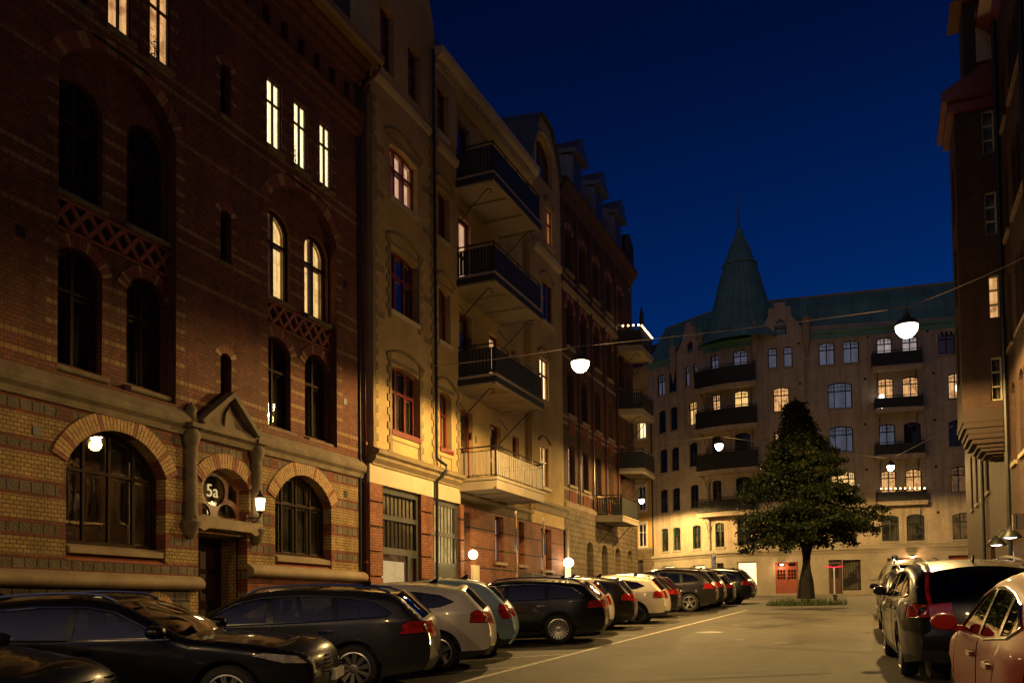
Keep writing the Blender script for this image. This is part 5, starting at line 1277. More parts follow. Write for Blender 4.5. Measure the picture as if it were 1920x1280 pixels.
        for (dx, r_) in rings: rr.append([mb.vert((c_.x + dx, c_.y + r_*1.05*math.cos(2*PI*k/n_), c_.z + r_*.72*math.sin(2*PI*k/n_))) for k in range(n_)])
        for a_ in range(len(rr) - 1):
            for k in range(n_): mb.face((rr[a_][k], rr[a_][(k + 1) % n_], rr[a_ + 1][(k + 1) % n_], rr[a_ + 1][k]))
        mb.face(rr[0]); mb.face(rr[-1]); mb.box(P(mx_ + .02, mz - .05, s, .05), (.07, .14, .04)); mb.build('mirror', [pm], root, 50)
        if rails and kind in ('estate', 'suv'):
            mb = MB(); xs_ = [2.2 + (L - 2.75)*i/12 for i in range(13)]
            mb.tube([(x_, s*(half(x_, ztop(x_)) - .06), ztop(x_) + (.015 if i in (0, 12) else .055)) for i, x_ in enumerate(xs_)], .018, 6); mb.build('roof_rail', [C['chrome']], root, 40)
        # wheel arch liners
        for xc in xw:
            mb = MB()
            for i in range(12):
                a0, a1 = PI*i/12, PI*(i + 1)/12
                y0, y1 = s*(hw - .03), s*(hw - .36)
                mb.poly([(xc + ra*math.cos(a0), y0, Rw + ra*math.sin(a0)), (xc + ra*math.cos(a1), y0, Rw + ra*math.sin(a1)), (xc + ra*math.cos(a1), y1, Rw + ra*math.sin(a1)), (xc + ra*math.cos(a0), y1, Rw + ra*math.sin(a0))])
            mb.lathe([(.01, 0), (ra, 0)], 24, 0, (xc, s*(hw - .36), Rw), 'Y')
            mb.build('arch_liner', [C['plast']], body)
    for m, nm in (('w', 'windscreen'), ('g', 'rear_window')):
        mb = MB(); ids = {}
        for (i, j) in glass[m]:
            k = []
            for (a, b) in ((i + 1, j), (i + 1, j + 1), (i, j + 1), (i, j)):
                if (a, b) not in ids: ids[(a, b)] = mb.vert(rows[a][b])
                k.append(ids[(a, b)])
            mb.face(k)
        mb.build(nm, [C['screen'] if m == 'w' else (C['priv'] if priv else C['glass'])], root, True)
    # underside, cabin, seats
    mb = MB(); mb.bbox((.35, -(hw - .38), .2), (L - .35, hw - .38, .5)); mb.bbox((xw[0] + ra + .02, -(hw - .1), .22), (xw[1] - ra - .02, hw - .1, .4))
    mb.bbox((1.25, -(hw - .13), .4), (L - .5, hw - .13, belt - .1)); mb.bbox((q['dlo'][0][0] - .25, -(hw - .16), .7), (q['dlo'][0][0] + .2, hw - .16, belt - .02)); mb.build('underbody', [C['plast']], body)
    mb = MB(); fs = q['pil'][0][0] - .16
    for xs_, ys_ in ((fs, (-.36, .36)), (min(fs + .95, L - .95), (-.4, 0, .4))):
        for y_ in ys_:
            mb.box((xs_, y_, belt - .1), (.14, .46, .5), ry=.2); mb.box((xs_ + .07, y_, belt + .24), (.09, .25, .17), ry=.15)
    mb.build('seats', [C['seat']], root)
    mb = MB(); mb.box((L + .004 - (0 if kind != 'mini' else .03), 0, .62 if kind != 'suv' else .72), (.11, .52, .12)); mb.build('number_plate', [C['plate']], root)
    mb = MB(); mb.box((-.0 - .1, 0, .46), (.11, .52, .12)); mb.build('front_plate', [C['plate']], root)
    mb = MB()
    for k in range(5): mb.box((-.075 + .01*k, 0, .52 + .045*k), (.1, .9 - .05*k, .018))
    mb.build('grille', [C['trim']], root)
    if fin:
        xx = L - 1.0; mb = MB(); zf = ztop(xx) + .03; mb.prism([(xx - .1, -.012, zf), (xx + .08, -.012, zf), (xx + .1, -.012, zf + .09), (xx + .05, -.012, zf + .09)], (0, .024, 0)); mb.build('aerial', [C['trim']], root)
    # wheels
    for xc in xw:
        for s in (-1, 1):
            yo = s*(hw - .012); w_ = .21; c_ = (xc, 0, Rw); rr_ = Rw*.69
            mb = MB(); mb.lathe([(rr_, yo - s*.01), (rr_ + .02, yo + s*.004), (Rw - .03, yo - s*.002), (Rw - .006, yo - s*.03), (Rw, yo - s*.06), (Rw, yo - s*(w_ - .05)), (Rw - .02, yo - s*w_), (rr_, yo - s*w_)], 40, 0, c_, 'Y')
            for k in (.07, .1, .13): mb.lathe([(Rw + .001, yo - s*k), (Rw + .001, yo - s*(k + .006))], 40, 0, c_, 'Y')
            wh = mb.build('wheel', [C['tyre']], root, 40)
            mb = MB(); mb.lathe([(rr_ + .004, yo - s*.0), (rr_ - .012, yo + s*.004), (rr_ - .03, yo - s*.02), (rr_ - .035, yo - s*.15)], 40, 0, c_, 'Y')
            mb.lathe([(.0, yo - s*.012), (.03, yo - s*.01), (.06, yo - s*.016), (.07, yo - s*.04)], 20, 0, c_, 'Y'); mb.lathe([(.01, yo - s*.1), (rr_*.72, yo - s*.1)], 24, 1, c_, 'Y')
            ns = {'five': 5, 'ten': 10, 'multi': 20, 'six': 6}[rim]
            for k in range(ns):
                pr_ = [0] if rim in ('five', 'six') else ([-.09, .09] if rim == 'ten' else [0])
                for dv in pr_:
                    a = 2*PI*(k + .3)/ns; ah = a + (dv*.5 if rim == 'ten' else 0); a2 = a + dv
                    ca, sa = math.cos(ah), math.sin(ah); cb, sb = math.cos(a2), math.sin(a2)
                    w0, w1 = {'five': (.042, .03), 'ten': (.012, .014), 'multi': (.012, .016), 'six': (.03, .026)}[rim]
                    r0, r1 = .04, rr_ - .012
                    A = [(xc + r0*ca - w0*sa, Rw + r0*sa + w0*ca), (xc + r0*ca + w0*sa, Rw + r0*sa - w0*ca), (xc + r1*cb + w1*sb, Rw + r1*sb - w1*cb), (xc + r1*cb - w1*sb, Rw + r1*sb + w1*cb)]
                    mb.prism([(p[0], yo - s*.045 if i_ < 2 else yo - s*.02, p[1]) for i_, p in enumerate(A)], (0, s*.026, 0))
            mb.build('rim', [C[rimm], C['disc']], wh, 40)
    return root
def seat(o, X, Y, rz, sink=0.0):
    """stand a car on the sloping street"""
    s = .0475 - .0002*Y if Y < 36 else .0403 - .00084*(min(Y, 74) - 36)
    n = Vector((0, -s, 1)).normalized(); xa = Vector((math.cos(rz), math.sin(rz), 0)); ya = n.cross(xa).normalized(); xa = ya.cross(n)
    m = Matrix((xa, ya, n)).transposed().to_4x4(); m.translation = (X, Y, g(Y) - sink); o.matrix_world = m
def park(o, kind, wheel, rz, side=-1, which='xr'):
    """place by the contact point of one wheel: which axle, which side (local y sign)"""
    q = PRO[kind]; lx, ly = q[which], side*(q['W']/2 - .05)
    c, s = math.cos(rz), math.sin(rz)
    X = wheel[0] - (lx*c - ly*s); Y = wheel[1] - (lx*s + ly*c); seat(o, X, Y, rz)
    # lie the contact point on the street
    o.location.z += 0
# ================================================================ ground
def sheet(name, xs, Ys, mat, dz=0.0, kind='structure', prof=None):
    mb = MB(); rows = []
    for Y in Ys: rows.append([mb.vert((x, Y, g(Y) + dz)) for x in xs])
    for i in range(len(Ys) - 1):
        for j in range(len(xs) - 1): mb.face((rows[i][j], rows[i][j + 1], rows[i + 1][j + 1], rows[i + 1][j]))
    o = mb.build(name, [mat]); o['kind'] = kind; return o
def asphalt(name, base_, var=.35, sc=1.0):
    m, t, b = nt(name); setp(b, base_, .8, spec=.35)
    co = t.nodes.new('ShaderNodeTexCoord').outputs['Object']
    n1 = N(t, 'ShaderNodeTexNoise', Scale=.22*sc, Detail=9.0, Roughness=.62); t.links.new(co, n1.inputs['Vector'])
    n2 = N(t, 'ShaderNodeTexNoise', Scale=70.0, Detail=3.0); t.links.new(co, n2.inputs['Vector'])
    n3 = N(t, 'ShaderNodeTexNoise', Scale=2.0, Detail=4.0); t.links.new(co, n3.inputs['Vector'])
    v = N(t, 'ShaderNodeTexVoronoi', feature='DISTANCE_TO_EDGE', Scale=.16)
    mp = N(t, 'ShaderNodeVectorMath', op='MULTIPLY_ADD'); mp.inputs[1].default_value = (1.6, 1.6, 0)
    t.links.new(n3.outputs['Color'], mp.inputs[0]); t.links.new(co, mp.inputs[2]); t.links.new(mp.outputs[0], v.inputs['Vector'])
    crack = ramp(t, v.outputs['Distance'], [(0.0, (.45, .45, .45)), (.006, (1, 1, 1))])
    c = ramp(t, n1.outputs['Fac'], [(.3, tuple(k*(1 - var) for k in base_)), (.5, base_), (.72, tuple(k*(1 + var) for k in base_))])
    c = mixc(t, 1.0, c, ramp(t, n2.outputs['Fac'], [(.35, (.6, .6, .6)), (.65, (1.3, 1.3, 1.3))]), 'MULTIPLY')
    c = mixc(t, 1.0, c, ramp(t, n3.outputs['Fac'], [(.35, (.85, .85, .85)), (.65, (1.1, 1.1, 1.1))]), 'MULTIPLY')
    c = mixc(t, 1.0, c, crack, 'MULTIPLY')
    t.links.new(c, b.inputs['Base Color']); r = N(t, 'ShaderNodeMapRange'); r.inputs['To Min'].default_value = .55; r.inputs['To Max'].default_value = .9
    t.links.new(n1.outputs['Fac'], r.inputs['Value']); t.links.new(r.outputs[0], b.inputs['Roughness']); bump(t, b, n2.outputs['Fac'], .6, .012); return m
Ys = [-40 + i*2 for i in range(76)] + [130, 180, 300]
sheet('road', [-300, -60, -30, -14, -5.6, 0, 5, 30, 60, 300], Ys, asphalt('asphalt', (.085, .074, .06)))
sheet('road_patch', [-1.2, .2, 1.6, 3.2], [2 + i for i in range(9)], asphalt('fresh_asphalt', (.05, .044, .038)), .004)
patchm = asphalt('trench_repair', (.06, .052, .044), .3, 2.0)
def patch(pts, nm):
    q = [onG(*p) for p in pts]; n = 10; mb = MB(); rows = []
    for i in range(n + 1):
        t = i/n; a = q[0].lerp(q[3], t); b = q[1].lerp(q[2], t); rows.append([mb.vert((p.x, p.y, g(p.y) + .0045)) for p in (a, a.lerp(b, .5), b)])
    for i in range(n):
        for j in range(2): mb.face((rows[i][j], rows[i][j + 1], rows[i + 1][j + 1], rows[i + 1][j]))
    tag(mb.build(nm, [patchm]), kind='structure')
patch(((1180, 1278), (1560, 1262), (1560, 1252), (1180, 1266)), 'road_seam'); patch(((1400, 1212), (1640, 1224), (1640, 1219), (1400, 1208)), 'road_seam'); patch(((1330, 1168), (1420, 1178), (1560, 1160), (1470, 1154)), 'road_repair')
paving = brick('paving_slabs', (.2, .17, .13), (.16, .135, .105), (.05, .04, .03), w=.7, h=.35, mort=.012, dirt=.4, bmp=.3)
kerbm = plain('granite_kerb', (.2, .17, .14), .8, .25, 6)
def pavement(name, fx, Ys_):
    mb = MB(); rows = []
    for Y in Ys_:
        a, b = fx(Y); rows.append([mb.vert((x, Y, g(Y) + .12)) for x in (a, b)])
    for i in range(len(Ys_) - 1):
        A = rows[i]; Bq = rows[i + 1]
        mb.face((A[0], A[1], Bq[1], Bq[0]), 0, [tuple(mb.v[k][:2]) for k in (A[0], A[1], Bq[1], Bq[0])])
    o = mb.build(name, [paving]); o['kind'] = 'structure'; return o
LYs = [-20 + 1.5*i for i in range(50)]
pavement('pavement_left', lambda Y: (-15.0, -11.25), [y for y in LYs if y < 54])
pavement('pavement_right', lambda Y: (2.75, 12), [y for y in LYs if y < 42])
mb = MB()
for xk, ymax in ((-11.25, 54), (2.75, 42)):
    yy = [y for y in LYs if y < ymax]
    for i in range(len(yy) - 1):
        a, b = yy[i], yy[i + 1]; s_ = -1 if xk < 0 else 1
        pts = [(xk, a, g(a) + .124), (xk, b, g(b) + .124), (xk - s_*.14, b, g(b) + .115), (xk - s_*.14, a, g(a) + .115)]
        mb.poly(pts); mb.poly([pts[3], pts[2], (xk - s_*.15, b, g(b) - .02), (xk - s_*.15, a, g(a) - .02)])
tag(mb.build('kerb', [kerbm]), kind='structure')
mb = MB(); mbk = MB(); uu = [uEnd*i/60 for i in range(61)]
for i in range(60):
    P4 = [FE_.pos(uu[i], 0, 0), FE_.pos(uu[i + 1], 0, 0), FE_.pos(uu[i + 1], 0, 3.6), FE_.pos(uu[i], 0, 3.6)]
    z_ = lambda p, e: (p.x, p.y, g(p.y) + e)
    mb.poly([z_(p, .12) for p in P4], 0, [(p.x, p.y) for p in P4])
    Q4 = [FE_.pos(uu[i], 0, 3.6), FE_.pos(uu[i + 1], 0, 3.6), FE_.pos(uu[i + 1], 0, 3.75), FE_.pos(uu[i], 0, 3.75)]
    mbk.poly([z_(Q4[0], .124), z_(Q4[1], .124), z_(Q4[2], .115), z_(Q4[3], .115)]); mbk.poly([z_(Q4[3], .115), z_(Q4[2], .115), z_(Q4[2], -.02), z_(Q4[3], -.02)])
tag(mb.build('pavement_far', [paving]), kind='structure'); tag(mbk.build('kerb_far', [kerbm]), kind='structure')
# painted lines
def worn(name, col):
    m, t, b = nt(name); setp(b, col, .7); co = t.nodes.new('ShaderNodeTexCoord').outputs['Object']
    n1 = N(t, 'ShaderNodeTexNoise', Scale=9.0, Detail=6.0, Roughness=.75); t.links.new(co, n1.inputs['Vector'])
    t.links.new(ramp(t, n1.outputs['Fac'], [(.38, (.12, .1, .08)), (.5, col)]), b.inputs['Base Color']); return m
lm = worn('road_paint', (.55, .5, .4)); mb = MB()
def stripe(a, b, w, dz=.005):
    a = Vector(a[:2]); b = Vector(b[:2]); n = max(1, int((b - a).length/1.0)); t = (b - a).normalized(); q = Vector((-t.y, t.x))*w/2
    for i in range(n):
        p0, p1 = a + (b - a)*i/n, a + (b - a)*(i + 1)/n
        mb.poly([(p.x, p.y, g(p.y) + dz) for p in (p0 - q, p0 + q, p1 + q, p1 - q)])
wa, wb = onG(860, 1280), onG(1402, 1125)
dirw = (wb - wa).normalized(); stripe(wa - dirw*7, wb, .11)
def onto(p, t_): return p
for (a, b) in (((925, 1235), (1062, 1226)), ((838, 1261), (972, 1250)), ((1100, 1194), (1193, 1191)), ((1225, 1165), (1266, 1163)), ((1060, 1208), (1120, 1205)), ((1140, 1180), (1225, 1176)), ((1262, 1156), (1300, 1153)), ((1290, 1146), (1335, 1143))):
    p, q = onG(*a), onG(*b); stripe(p - (q - p)*1.6, q, .09, .007)
for (a, b) in (((1571, 1136), (1607, 1136)), ((1586, 1149), (1627, 1149)), ((1380, 1127), (1398, 1127))): stripe(onG(*a), onG(*b), .14, .007)
for (a, b) in (((1372, 1172), (1388, 1171)), ((1380, 1199), (1396, 1199)), ((1345, 1161), (1362, 1160))): stripe(onG(*a), onG(*b), .05, .006)
tag(mb.build('road_markings', [lm]), kind='structure')
for (x, y, r, lb) in ((1330, 1185, .33, 'round iron manhole cover in the asphalt near the long white line'), (1480, 1205, .3, 'round iron manhole cover in the middle of the open asphalt')):
    p = onG(x, y); mb = MB(); mb.poly([(p.x + r*math.cos(2*PI*k/24), p.y + r*math.sin(2*PI*k/24), g(p.y + r*math.sin(2*PI*k/24)) + .006) for k in range(24)])
    tag(mb.build('manhole_cover', [plain('cast_iron', (.05, .045, .04), .5, .3, 9, metal=.5)]), lb, 'manhole cover', 'manhole covers in the street')

# ================================================================ parked cars
pk = {k: paint(k + '_paint', *v) for k, v in dict(black=((.006, .006, .007),), graphite=((.035, .034, .036), .5), white=((.62, .58, .5), .1), blue=((.24, .36, .45), .1), ink=((.008, .009, .013),), pearl=((.66, .6, .48), .1), red=((.3, .012, .008), .0, .45, .22, .15), silver=((.3, .28, .25), .5), night=((.01, .01, .011), .3), brown=((.022, .018, .015), .4)).items()}
def CY(x, y): p = onG(x, y); return (p.x, p.y)
a8 = R(24)
o = make_car('parked_car', 'hatch', pk['night'], 'black hatchback parked nose out showing a yellowed headlight', rim='five', lens='yellowed', chrome=False); park(o, 'hatch', (-7.2, 4.6), PI + a8, 1, 'xf')
o = make_car('parked_car', 'estate', pk['black'], 'black estate car parked nose out with bright roof rails and slim headlight', rim='ten', priv=1); park(o, 'estate', CY(428, 1361), PI + a8, 1, 'xf')
o = make_car('parked_car', 'estate', pk['graphite'], 'dark grey estate car with silver window trim and ten spoke wheels', rim='ten', priv=0); park(o, 'estate', CY(665, 1299), a8)
o = make_car('parked_car', 'hatch', pk['white'], 'white hatchback between the dark grey estate and the pale blue car', rim='five', chrome=False); park(o, 'hatch', (-6.72, 12.35), a8)
o = make_car('parked_car', 'mini', pk['blue'], 'pale blue small hatchback with five spoke wheels', rim='five', chrome=False, lowlamp=None); park(o, 'mini', CY(902, 1232), R(24))
o = make_car('parked_car', 'estate', pk['ink'], 'long black estate car with many spoke wheel next to the pale blue car', rim='multi', priv=2, tall=True); park(o, 'estate', CY(1048, 1207), R(17))
o = make_car('parked_car', 'hatch', pk['white'], 'white car showing only its tail behind the long black estate', rim='five', chrome=False, tall=True); park(o, 'hatch', (-7.1, 20.15), R(14))
o = make_car('parked_car', 'hatch', pk['brown'], 'dark brown compact hatchback parked next to the cream white hatchback', rim='six', chrome=False, priv=1); park(o, 'hatch', CY(1130, 1181), R(14))
o = make_car('parked_car', 'hatch', pk['pearl'], 'cream white hatchback with dark five spoke wheels', rim='five', rimm='alloyd', chrome=False, priv=1, tall=True); park(o, 'hatch', CY(1193, 1170), R(8))
o = make_car('parked_car', 'estate', pk['ink'], 'black estate car half hidden behind the tail of the cream white hatchback', rim='ten', tall=True, priv=1); park(o, 'estate', (-7.35, 28.0), R(8))
o = make_car('parked_car', 'suv', pk['brown'], 'dark brown crossover with bright window frame and five spoke wheel', rim='five', priv=0); park(o, 'suv', CY(1293, 1147), R(8))
o = make_car('parked_car', 'suv', pk['ink'], 'black crossover between the brown crossover and a black hatchback', rim='six', chrome=False, priv=1); park(o, 'suv', (-7.0, 35.2), R(6))
o = make_car('parked_car', 'hatch', pk['night'], 'black hatchback tucked beside the big black off-roader', rim='five', chrome=False, priv=1); park(o, 'hatch', (-6.9, 37.7), R(5))
o = make_car('parked_car', 'suv', pk['black'], 'big black off-roader with large multi spoke wheel near the lit shop window', rim='multi', priv=1); park(o, 'suv', (-6.65, 40.6), R(-2))
GR = 'cars parked along the right kerb'
o = make_car('parked_car', 'hatch', pk['red'], 'red hatchback with bright window trim and red mirror', rim='five', chrome=True, group=GR); park(o, 'hatch', (.68, 6.15), R(-88))
o = make_car('parked_car', 'estate', pk['black'], 'black estate car with tall red tail lights just in front of the red hatchback', rim='five', tall=True, priv=2, group=GR); park(o, 'estate', CY(1694, 1266), R(-86)); o.scale.z = 1.07
o = make_car('parked_car', 'estate', pk['night'], 'dark estate car parked between two black and pale cars along the kerb', rim='ten', tall=True, priv=1, group=GR); park(o, 'estate', (-.02, 19.6), R(-88))
o = make_car('parked_car', 'suv', pk['silver'], 'pale dew covered crossover parked at the kerb under the wheelchair parking sign', rim='five', priv=1, group=GR); park(o, 'suv', (-.1, 26.2), R(-88))

# ================================================================ street lamps on span wires
HPS = (1.0, .62, .2)
def spot(name, loc, energy, col, size=179, blend=.16, parent=None, r=.12, rot=(0, 0, 0)):
    l = bpy.data.lights.new(name, 'SPOT'); l.energy = energy; l.color = col; l.spot_size = R(size); l.spot_blend = blend; l.shadow_soft_size = r
    o = bpy.data.objects.new(name, l); COL.objects.link(o); o.location = loc; o.rotation_euler = rot
    if parent is not None: adopt(o, parent)
    return o
def point(name, loc, energy, col, r=.06, parent=None):
    l = bpy.data.lights.new(name, 'POINT'); l.energy = energy; l.color = col; l.shadow_soft_size = r
    o = bpy.data.objects.new(name, l); COL.objects.link(o); o.location = loc
    if parent is not None: adopt(o, parent)
    return o
lens = emit('lamp_lens', (1, .78, .45), 22); lensb = emit('lamp_lens_near', (1, .8, .5), 30)
def streetlamp(p, lab, energy, r=.27, near=True, stray=.022):
    t = base('hanging_street_lamp', p, lab, 'street lamp', 'street lamps hung on span wires')
    mb = MB(); mb.lathe([(.02, .34), (.08, .33), (.1, .22), (.24, .14), (r + .03, .05), (r + .03, .0), (r, -.0)], 20, 0, p); mb.tube([p + Vector((0, 0, .3)), p + Vector((0, 0, .5))], .02, 6); mb.build('housing', [M['dgrey']], t, 40)
    mb = MB(); mb.lathe([(r, .02), (r*1.02, -.06), (r*.93, -.15), (r*.7, -.24), (r*.4, -.3), (.02, -.32)], 20, 0, p); o = mb.build('lens', [lensb if near else lens], t, True); o.visible_shadow = True
    spot('lamp_light', p + Vector((0, 0, -.36)), energy, HPS, parent=t)
    point('stray_light', p + Vector((0, 0, -.55)), energy*stray, HPS, .2, t)
    return t
YL = 24.8
LA = atY(1088, 679, YL); LB = atY(1700, 611, YL)
E0 = 4600
streetlamp(LA, 'bright street lamp hung on the wire over the parked cars', E0)
streetlamp(LB, 'bright street lamp hung on the wire near the dark building', E0)
LCp = atD(1348, 833, 45); LDp = atD(1670, 873, 52); LEp = atD(1203, 936, 63)
streetlamp(LCp, 'farther street lamp hung before the curved balconies', E0*1.0, .2, True, .05); streetlamp(LDp, 'farther street lamp hung before the straight balconies', E0*.9, .2, True, .03); streetlamp(LEp, 'distant street lamp in front of the yellow building', E0*1.5, .2, True, .03)
for p_, lb in ((Vector((-7.5, -3.5, 8.3)), 'unseen street lamp added behind the camera over the left of the street'), (Vector((1.6, -4.5, 8.3)), 'unseen street lamp added behind the camera over the right of the street')): streetlamp(p_, lb, E0*.28, .27, True)  # two unseen lamps added behind the camera to brighten the near end
def wire(pts, lab, r=.012, sag=.0):
    mb = MB(); P_ = []
    for i in range(len(pts) - 1):
        for k in range(12):
            t = k/12; q = Vector(pts[i])*(1 - t) + Vector(pts[i + 1])*t; q.z -= sag*4*t*(1 - t); P_.append(q)
    P_.append(Vector(pts[-1])); mb.tube(P_, r, 5)
    return tag(mb.build('span_wire', [plain('steel_wire', (.35, .3, .24), .5, .1)]), lab, 'wire', 'span wires carrying the street lamps')
up = Vector((0, 0, .5))
wl = Vector((-13.75, YL, LA.z + .55)); wr = Vector((XR, YL - .3, LB.z + 1.3))
wire([wl, LA + up, LB + up, wr], 'span wire across the street carrying the two near lamps', .014, .05)
wire([Vector((-14, LCp.y + 4, LCp.z + 1.2)), LCp + up*.9, LDp + up*.9, Vector((XR, LDp.y - 6, LDp.z + 1.0))], 'span wire carrying the two farther lamps', .014, .05)

# wall lanterns and door lamps
p = atX(488, 942, -13.58); t = base('wall_lantern', Vector((-14, p.y, p.z - .35)), 'lit black wall lantern beside the 5a entrance', 'wall lantern')
mb = MB(); mb.lathe([(.02, .3), (.03, .26), (.05, .2), (.13, .12), (.15, .11), (.14, .1)], 6, 0, p); mb.lathe([(.09, -.2), (.1, -.19), (.07, -.23), (.03, -.26), (.02, -.34)], 6, 0, p)
for k in range(6):
    a = 2*PI*k/6; mb.tube([p + Vector((.135*math.cos(a), .135*math.sin(a), .11)), p + Vector((.09*math.cos(a), .09*math.sin(a), -.2))], .008, 4)
mb.tube([p + Vector((0, 0, -.34)), p + Vector((-.1, 0, -.36)), p + Vector((-.42, 0, -.34))], .018, 6); mb.tube([p + Vector((0, 0, -.3)), p + Vector((-.1, 0, -.42)), p + Vector((-.25, 0, -.5)), p + Vector((-.4, 0, -.52))], .014, 6)
mb.box(p + Vector((-.4, 0, -.42)), (.03, .09, .3)); mb.build('frame', [M['black']], t)
mb = MB(); mb.lathe([(.12, .1), (.085, -.19)], 6, 0, p); mb.build('lantern_glass', [emit('lantern_glass', (1, .72, .3), 16)], t)
point('lamp_light', p + Vector((-.0, 0, .02)), 85, (1, .68, .26), .1, t)
p = atX(887, 1039, -13.6); t = base('globe_wall_lamp', Vector((-13.95, p.y, p.z)), 'round globe wall lamp beside the glass door of the plastered building', 'wall lamp')
mb = MB(); mb.lathe([(.17*math.sin(PI*k/10), .17*math.cos(PI*k/10)) for k in range(11)], 16, 0, p); mb.build('globe', [emit('globe_glow', (1, .8, .4), 14)], t, True)
mb = MB(); mb.tube([p + Vector((0, 0, -.15)), p + Vector((-.2, 0, -.22)), p + Vector((-.36, 0, -.2))], .02, 6); mb.build('bracket', [M['black']], t); point('lamp_light', p + Vector((.3, 0, 0)), 35, (1, .74, .32), .15, t)
p = atX(1066, 1054, -13.6); t = base('globe_wall_lamp', Vector((-13.88, p.y, p.z)), 'glaring wall lamp above a small lit sign on the sandstone wall', 'wall lamp')
mb = MB(); mb.lathe([(.24*math.sin(PI*k/10), .22*math.cos(PI*k/10)) for k in range(11)], 16, 0, p); mb.build('globe', [emit('globe_glare', (1, .82, .5), 20)], t, True)
mb = MB(); mb.tube([p + Vector((0, 0, 0)), p + Vector((-.28, 0, .05))], .03, 6); mb.build('bracket', [M['black']], t); point('lamp_light', p + Vector((.35, 0, 0)), 60, (1, .76, .4), .2, t)
mb = MB(); q_ = atX(1065, 1072, -13.75); mb.box(q_, (.1, .55, .5)); s_ = mb.build('lit_sign', [emit('sign_face', (.85, .9, .35), 1.6)]); tag(s_, 'small greenish lit sign box under the glaring wall lamp', 'sign')
def doorlamp(x, y, lab, en):
    u, z = FE_.px(x, y, .25); p = FE_.pos(u, z, .3); t = base('door_lamp', FE_.pos(u, z, 0), lab, 'door lamp')
    mb = MB(); mb.lathe([(.02, .12), (.12, .1), (.16, .02), (.15, 0)], 14, 0, p); mb.tube([p + Vector((0, 0, .1)), FE_.pos(u, z + .14, 0)], .02, 6); mb.build('shade', [M['black']], t)
    mb = MB(); mb.lathe([(.14, 0), (.1, -.06), (.01, -.09)], 14, 0, p); mb.build('bulb', [emit('door_bulb', (1, .7, .36), 14)], t, True); point('lamp_light', FE_.pos(u, z - .2, .42), en, (1, .5, .22), .08, t)
doorlamp(1466, 1057, 'small lamp above the red double door', 45); doorlamp(1711, 1043, 'small lamp above the wide red arched door', 80)
for (x, y, lab) in ((1877, 1022, 'dark cone shaded wall lamp by the farther brick arch'), (1904, 1008, 'dark cone shaded wall lamp by the nearer arch under the white sign')):
    u, z = FRt.px(x, y, .3); p = FRt.pos(u, z, .42); t = base('cone_wall_lamp', FRt.pos(u, z, 0), lab, 'wall lamp')
    mb = MB(); mb.lathe([(.03, .3), (.08, .26), (.28, .04), (.29, 0), (.27, .02), (.06, .22)], 18, 0, p); mb.tube([p + Vector((0, 0, .28)), p + Vector((.1, 0, .45)), p + Vector((.3, 0, .45)), p + Vector((.42, 0, .25))], .018, 6); mb.build('shade', [M['black']], t, 40)
    mb = MB(); mb.lathe([(.2, .03), (.1, 0), (.01, -.01)], 14, 0, p); mb.build('bulb', [emit('cool_bulb', (1, .95, .85), 14)], t, True); spot('lamp_light', p + Vector((.12, 0, .0)), 160, (1, .8, .5), 130, .4, t, .06)

# ================================================================ tree
tb = onG(1511, 1117)
TR = base('street_tree', tb, 'dark conical leafy tree in front of the pale building', 'tree')
rng = random.Random(11)
barkm = brick('bark', (.06, .045, .03), (.04, .03, .02), (.015, .012, .01), w=.05, h=.3, stone=True)
td = (tb - EYE).dot(FW)
def TZ(y): return CH + (HY - y)/FPX*td
H0, H1 = TZ(1020), TZ(757)
mpx = td/FPX
mb = MB(); mb.tube([tb + Vector((0, 0, -.1)), tb + Vector((.02, 0, .6)), Vector((tb.x + .08, tb.y, H0)), Vector((tb.x - .1, tb.y + .1, (H0 + H1)/2)), Vector((tb.x - .25, tb.y, H1 - .8))], [.34, .27, .23, .14, .03], 12)
tips = []
for k in range(150):
    f = rng.random()**1.15; z = H0 + .15 + (H1 - H0 - .6)*f
    r = (3.55*(1 - f)**.9*(.75 + .25*min(1, f/.12)) + .1)*rng.uniform(.6, 1.0); a = rng.uniform(0, 2*PI)
    base_p = Vector((tb.x - .25*f, tb.y, z)); tip = base_p + Vector((r*math.cos(a), r*math.sin(a), rng.uniform(-.55, .2) + .5*f))
    mid = (base_p + tip)/2 + Vector((0, 0, .25)); mb.tube([base_p, mid, tip], [.07*(1 - f) + .025, .03, .008], 5); tips.append((base_p, mid, tip))
mb.build('trunk', [barkm], TR)
lv, lt, lb_ = nt('tree_leaf'); setp(lb_, (.02, .03, .01), .6, spec=.2)
oi = lt.nodes.new('ShaderNodeNewGeometry'); cr = ramp(lt, oi.outputs['Random Per Island'], [(0, (.006, .011, .003)), (.5, (.012, .021, .005)), (.85, (.024, .032, .008)), (1, (.05, .04, .01))]); lt.links.new(cr, lb_.inputs['Base Color'])
mb = MB()
def leaf(p, s):
    n = Vector((rng.gauss(0, .6), rng.gauss(0, .6), rng.gauss(.5, .5))).normalized(); a = n.orthogonal().normalized(); a = Matrix.Rotation(rng.uniform(0, 6.28), 3, n) @ a; b = n.cross(a)
    mb.poly([p - a*s, p + b*s*.55 - a*s*.1, p + a*s, p - b*s*.55 - a*s*.1])
for (a, m, c) in tips:
    for k in range(400):
        t = 1 - rng.random()**1.6*.9; q = (a*(1 - t)*(1 - t) + m*2*t*(1 - t) + c*t*t)
        sp = (.08 + .17*(1 - abs(t - .6)))*(.6 + .4*(1 - t)); leaf(q + Vector((rng.gauss(0, sp), rng.gauss(0, sp), rng.gauss(-.02, sp*.62))), rng.uniform(.045, .085))
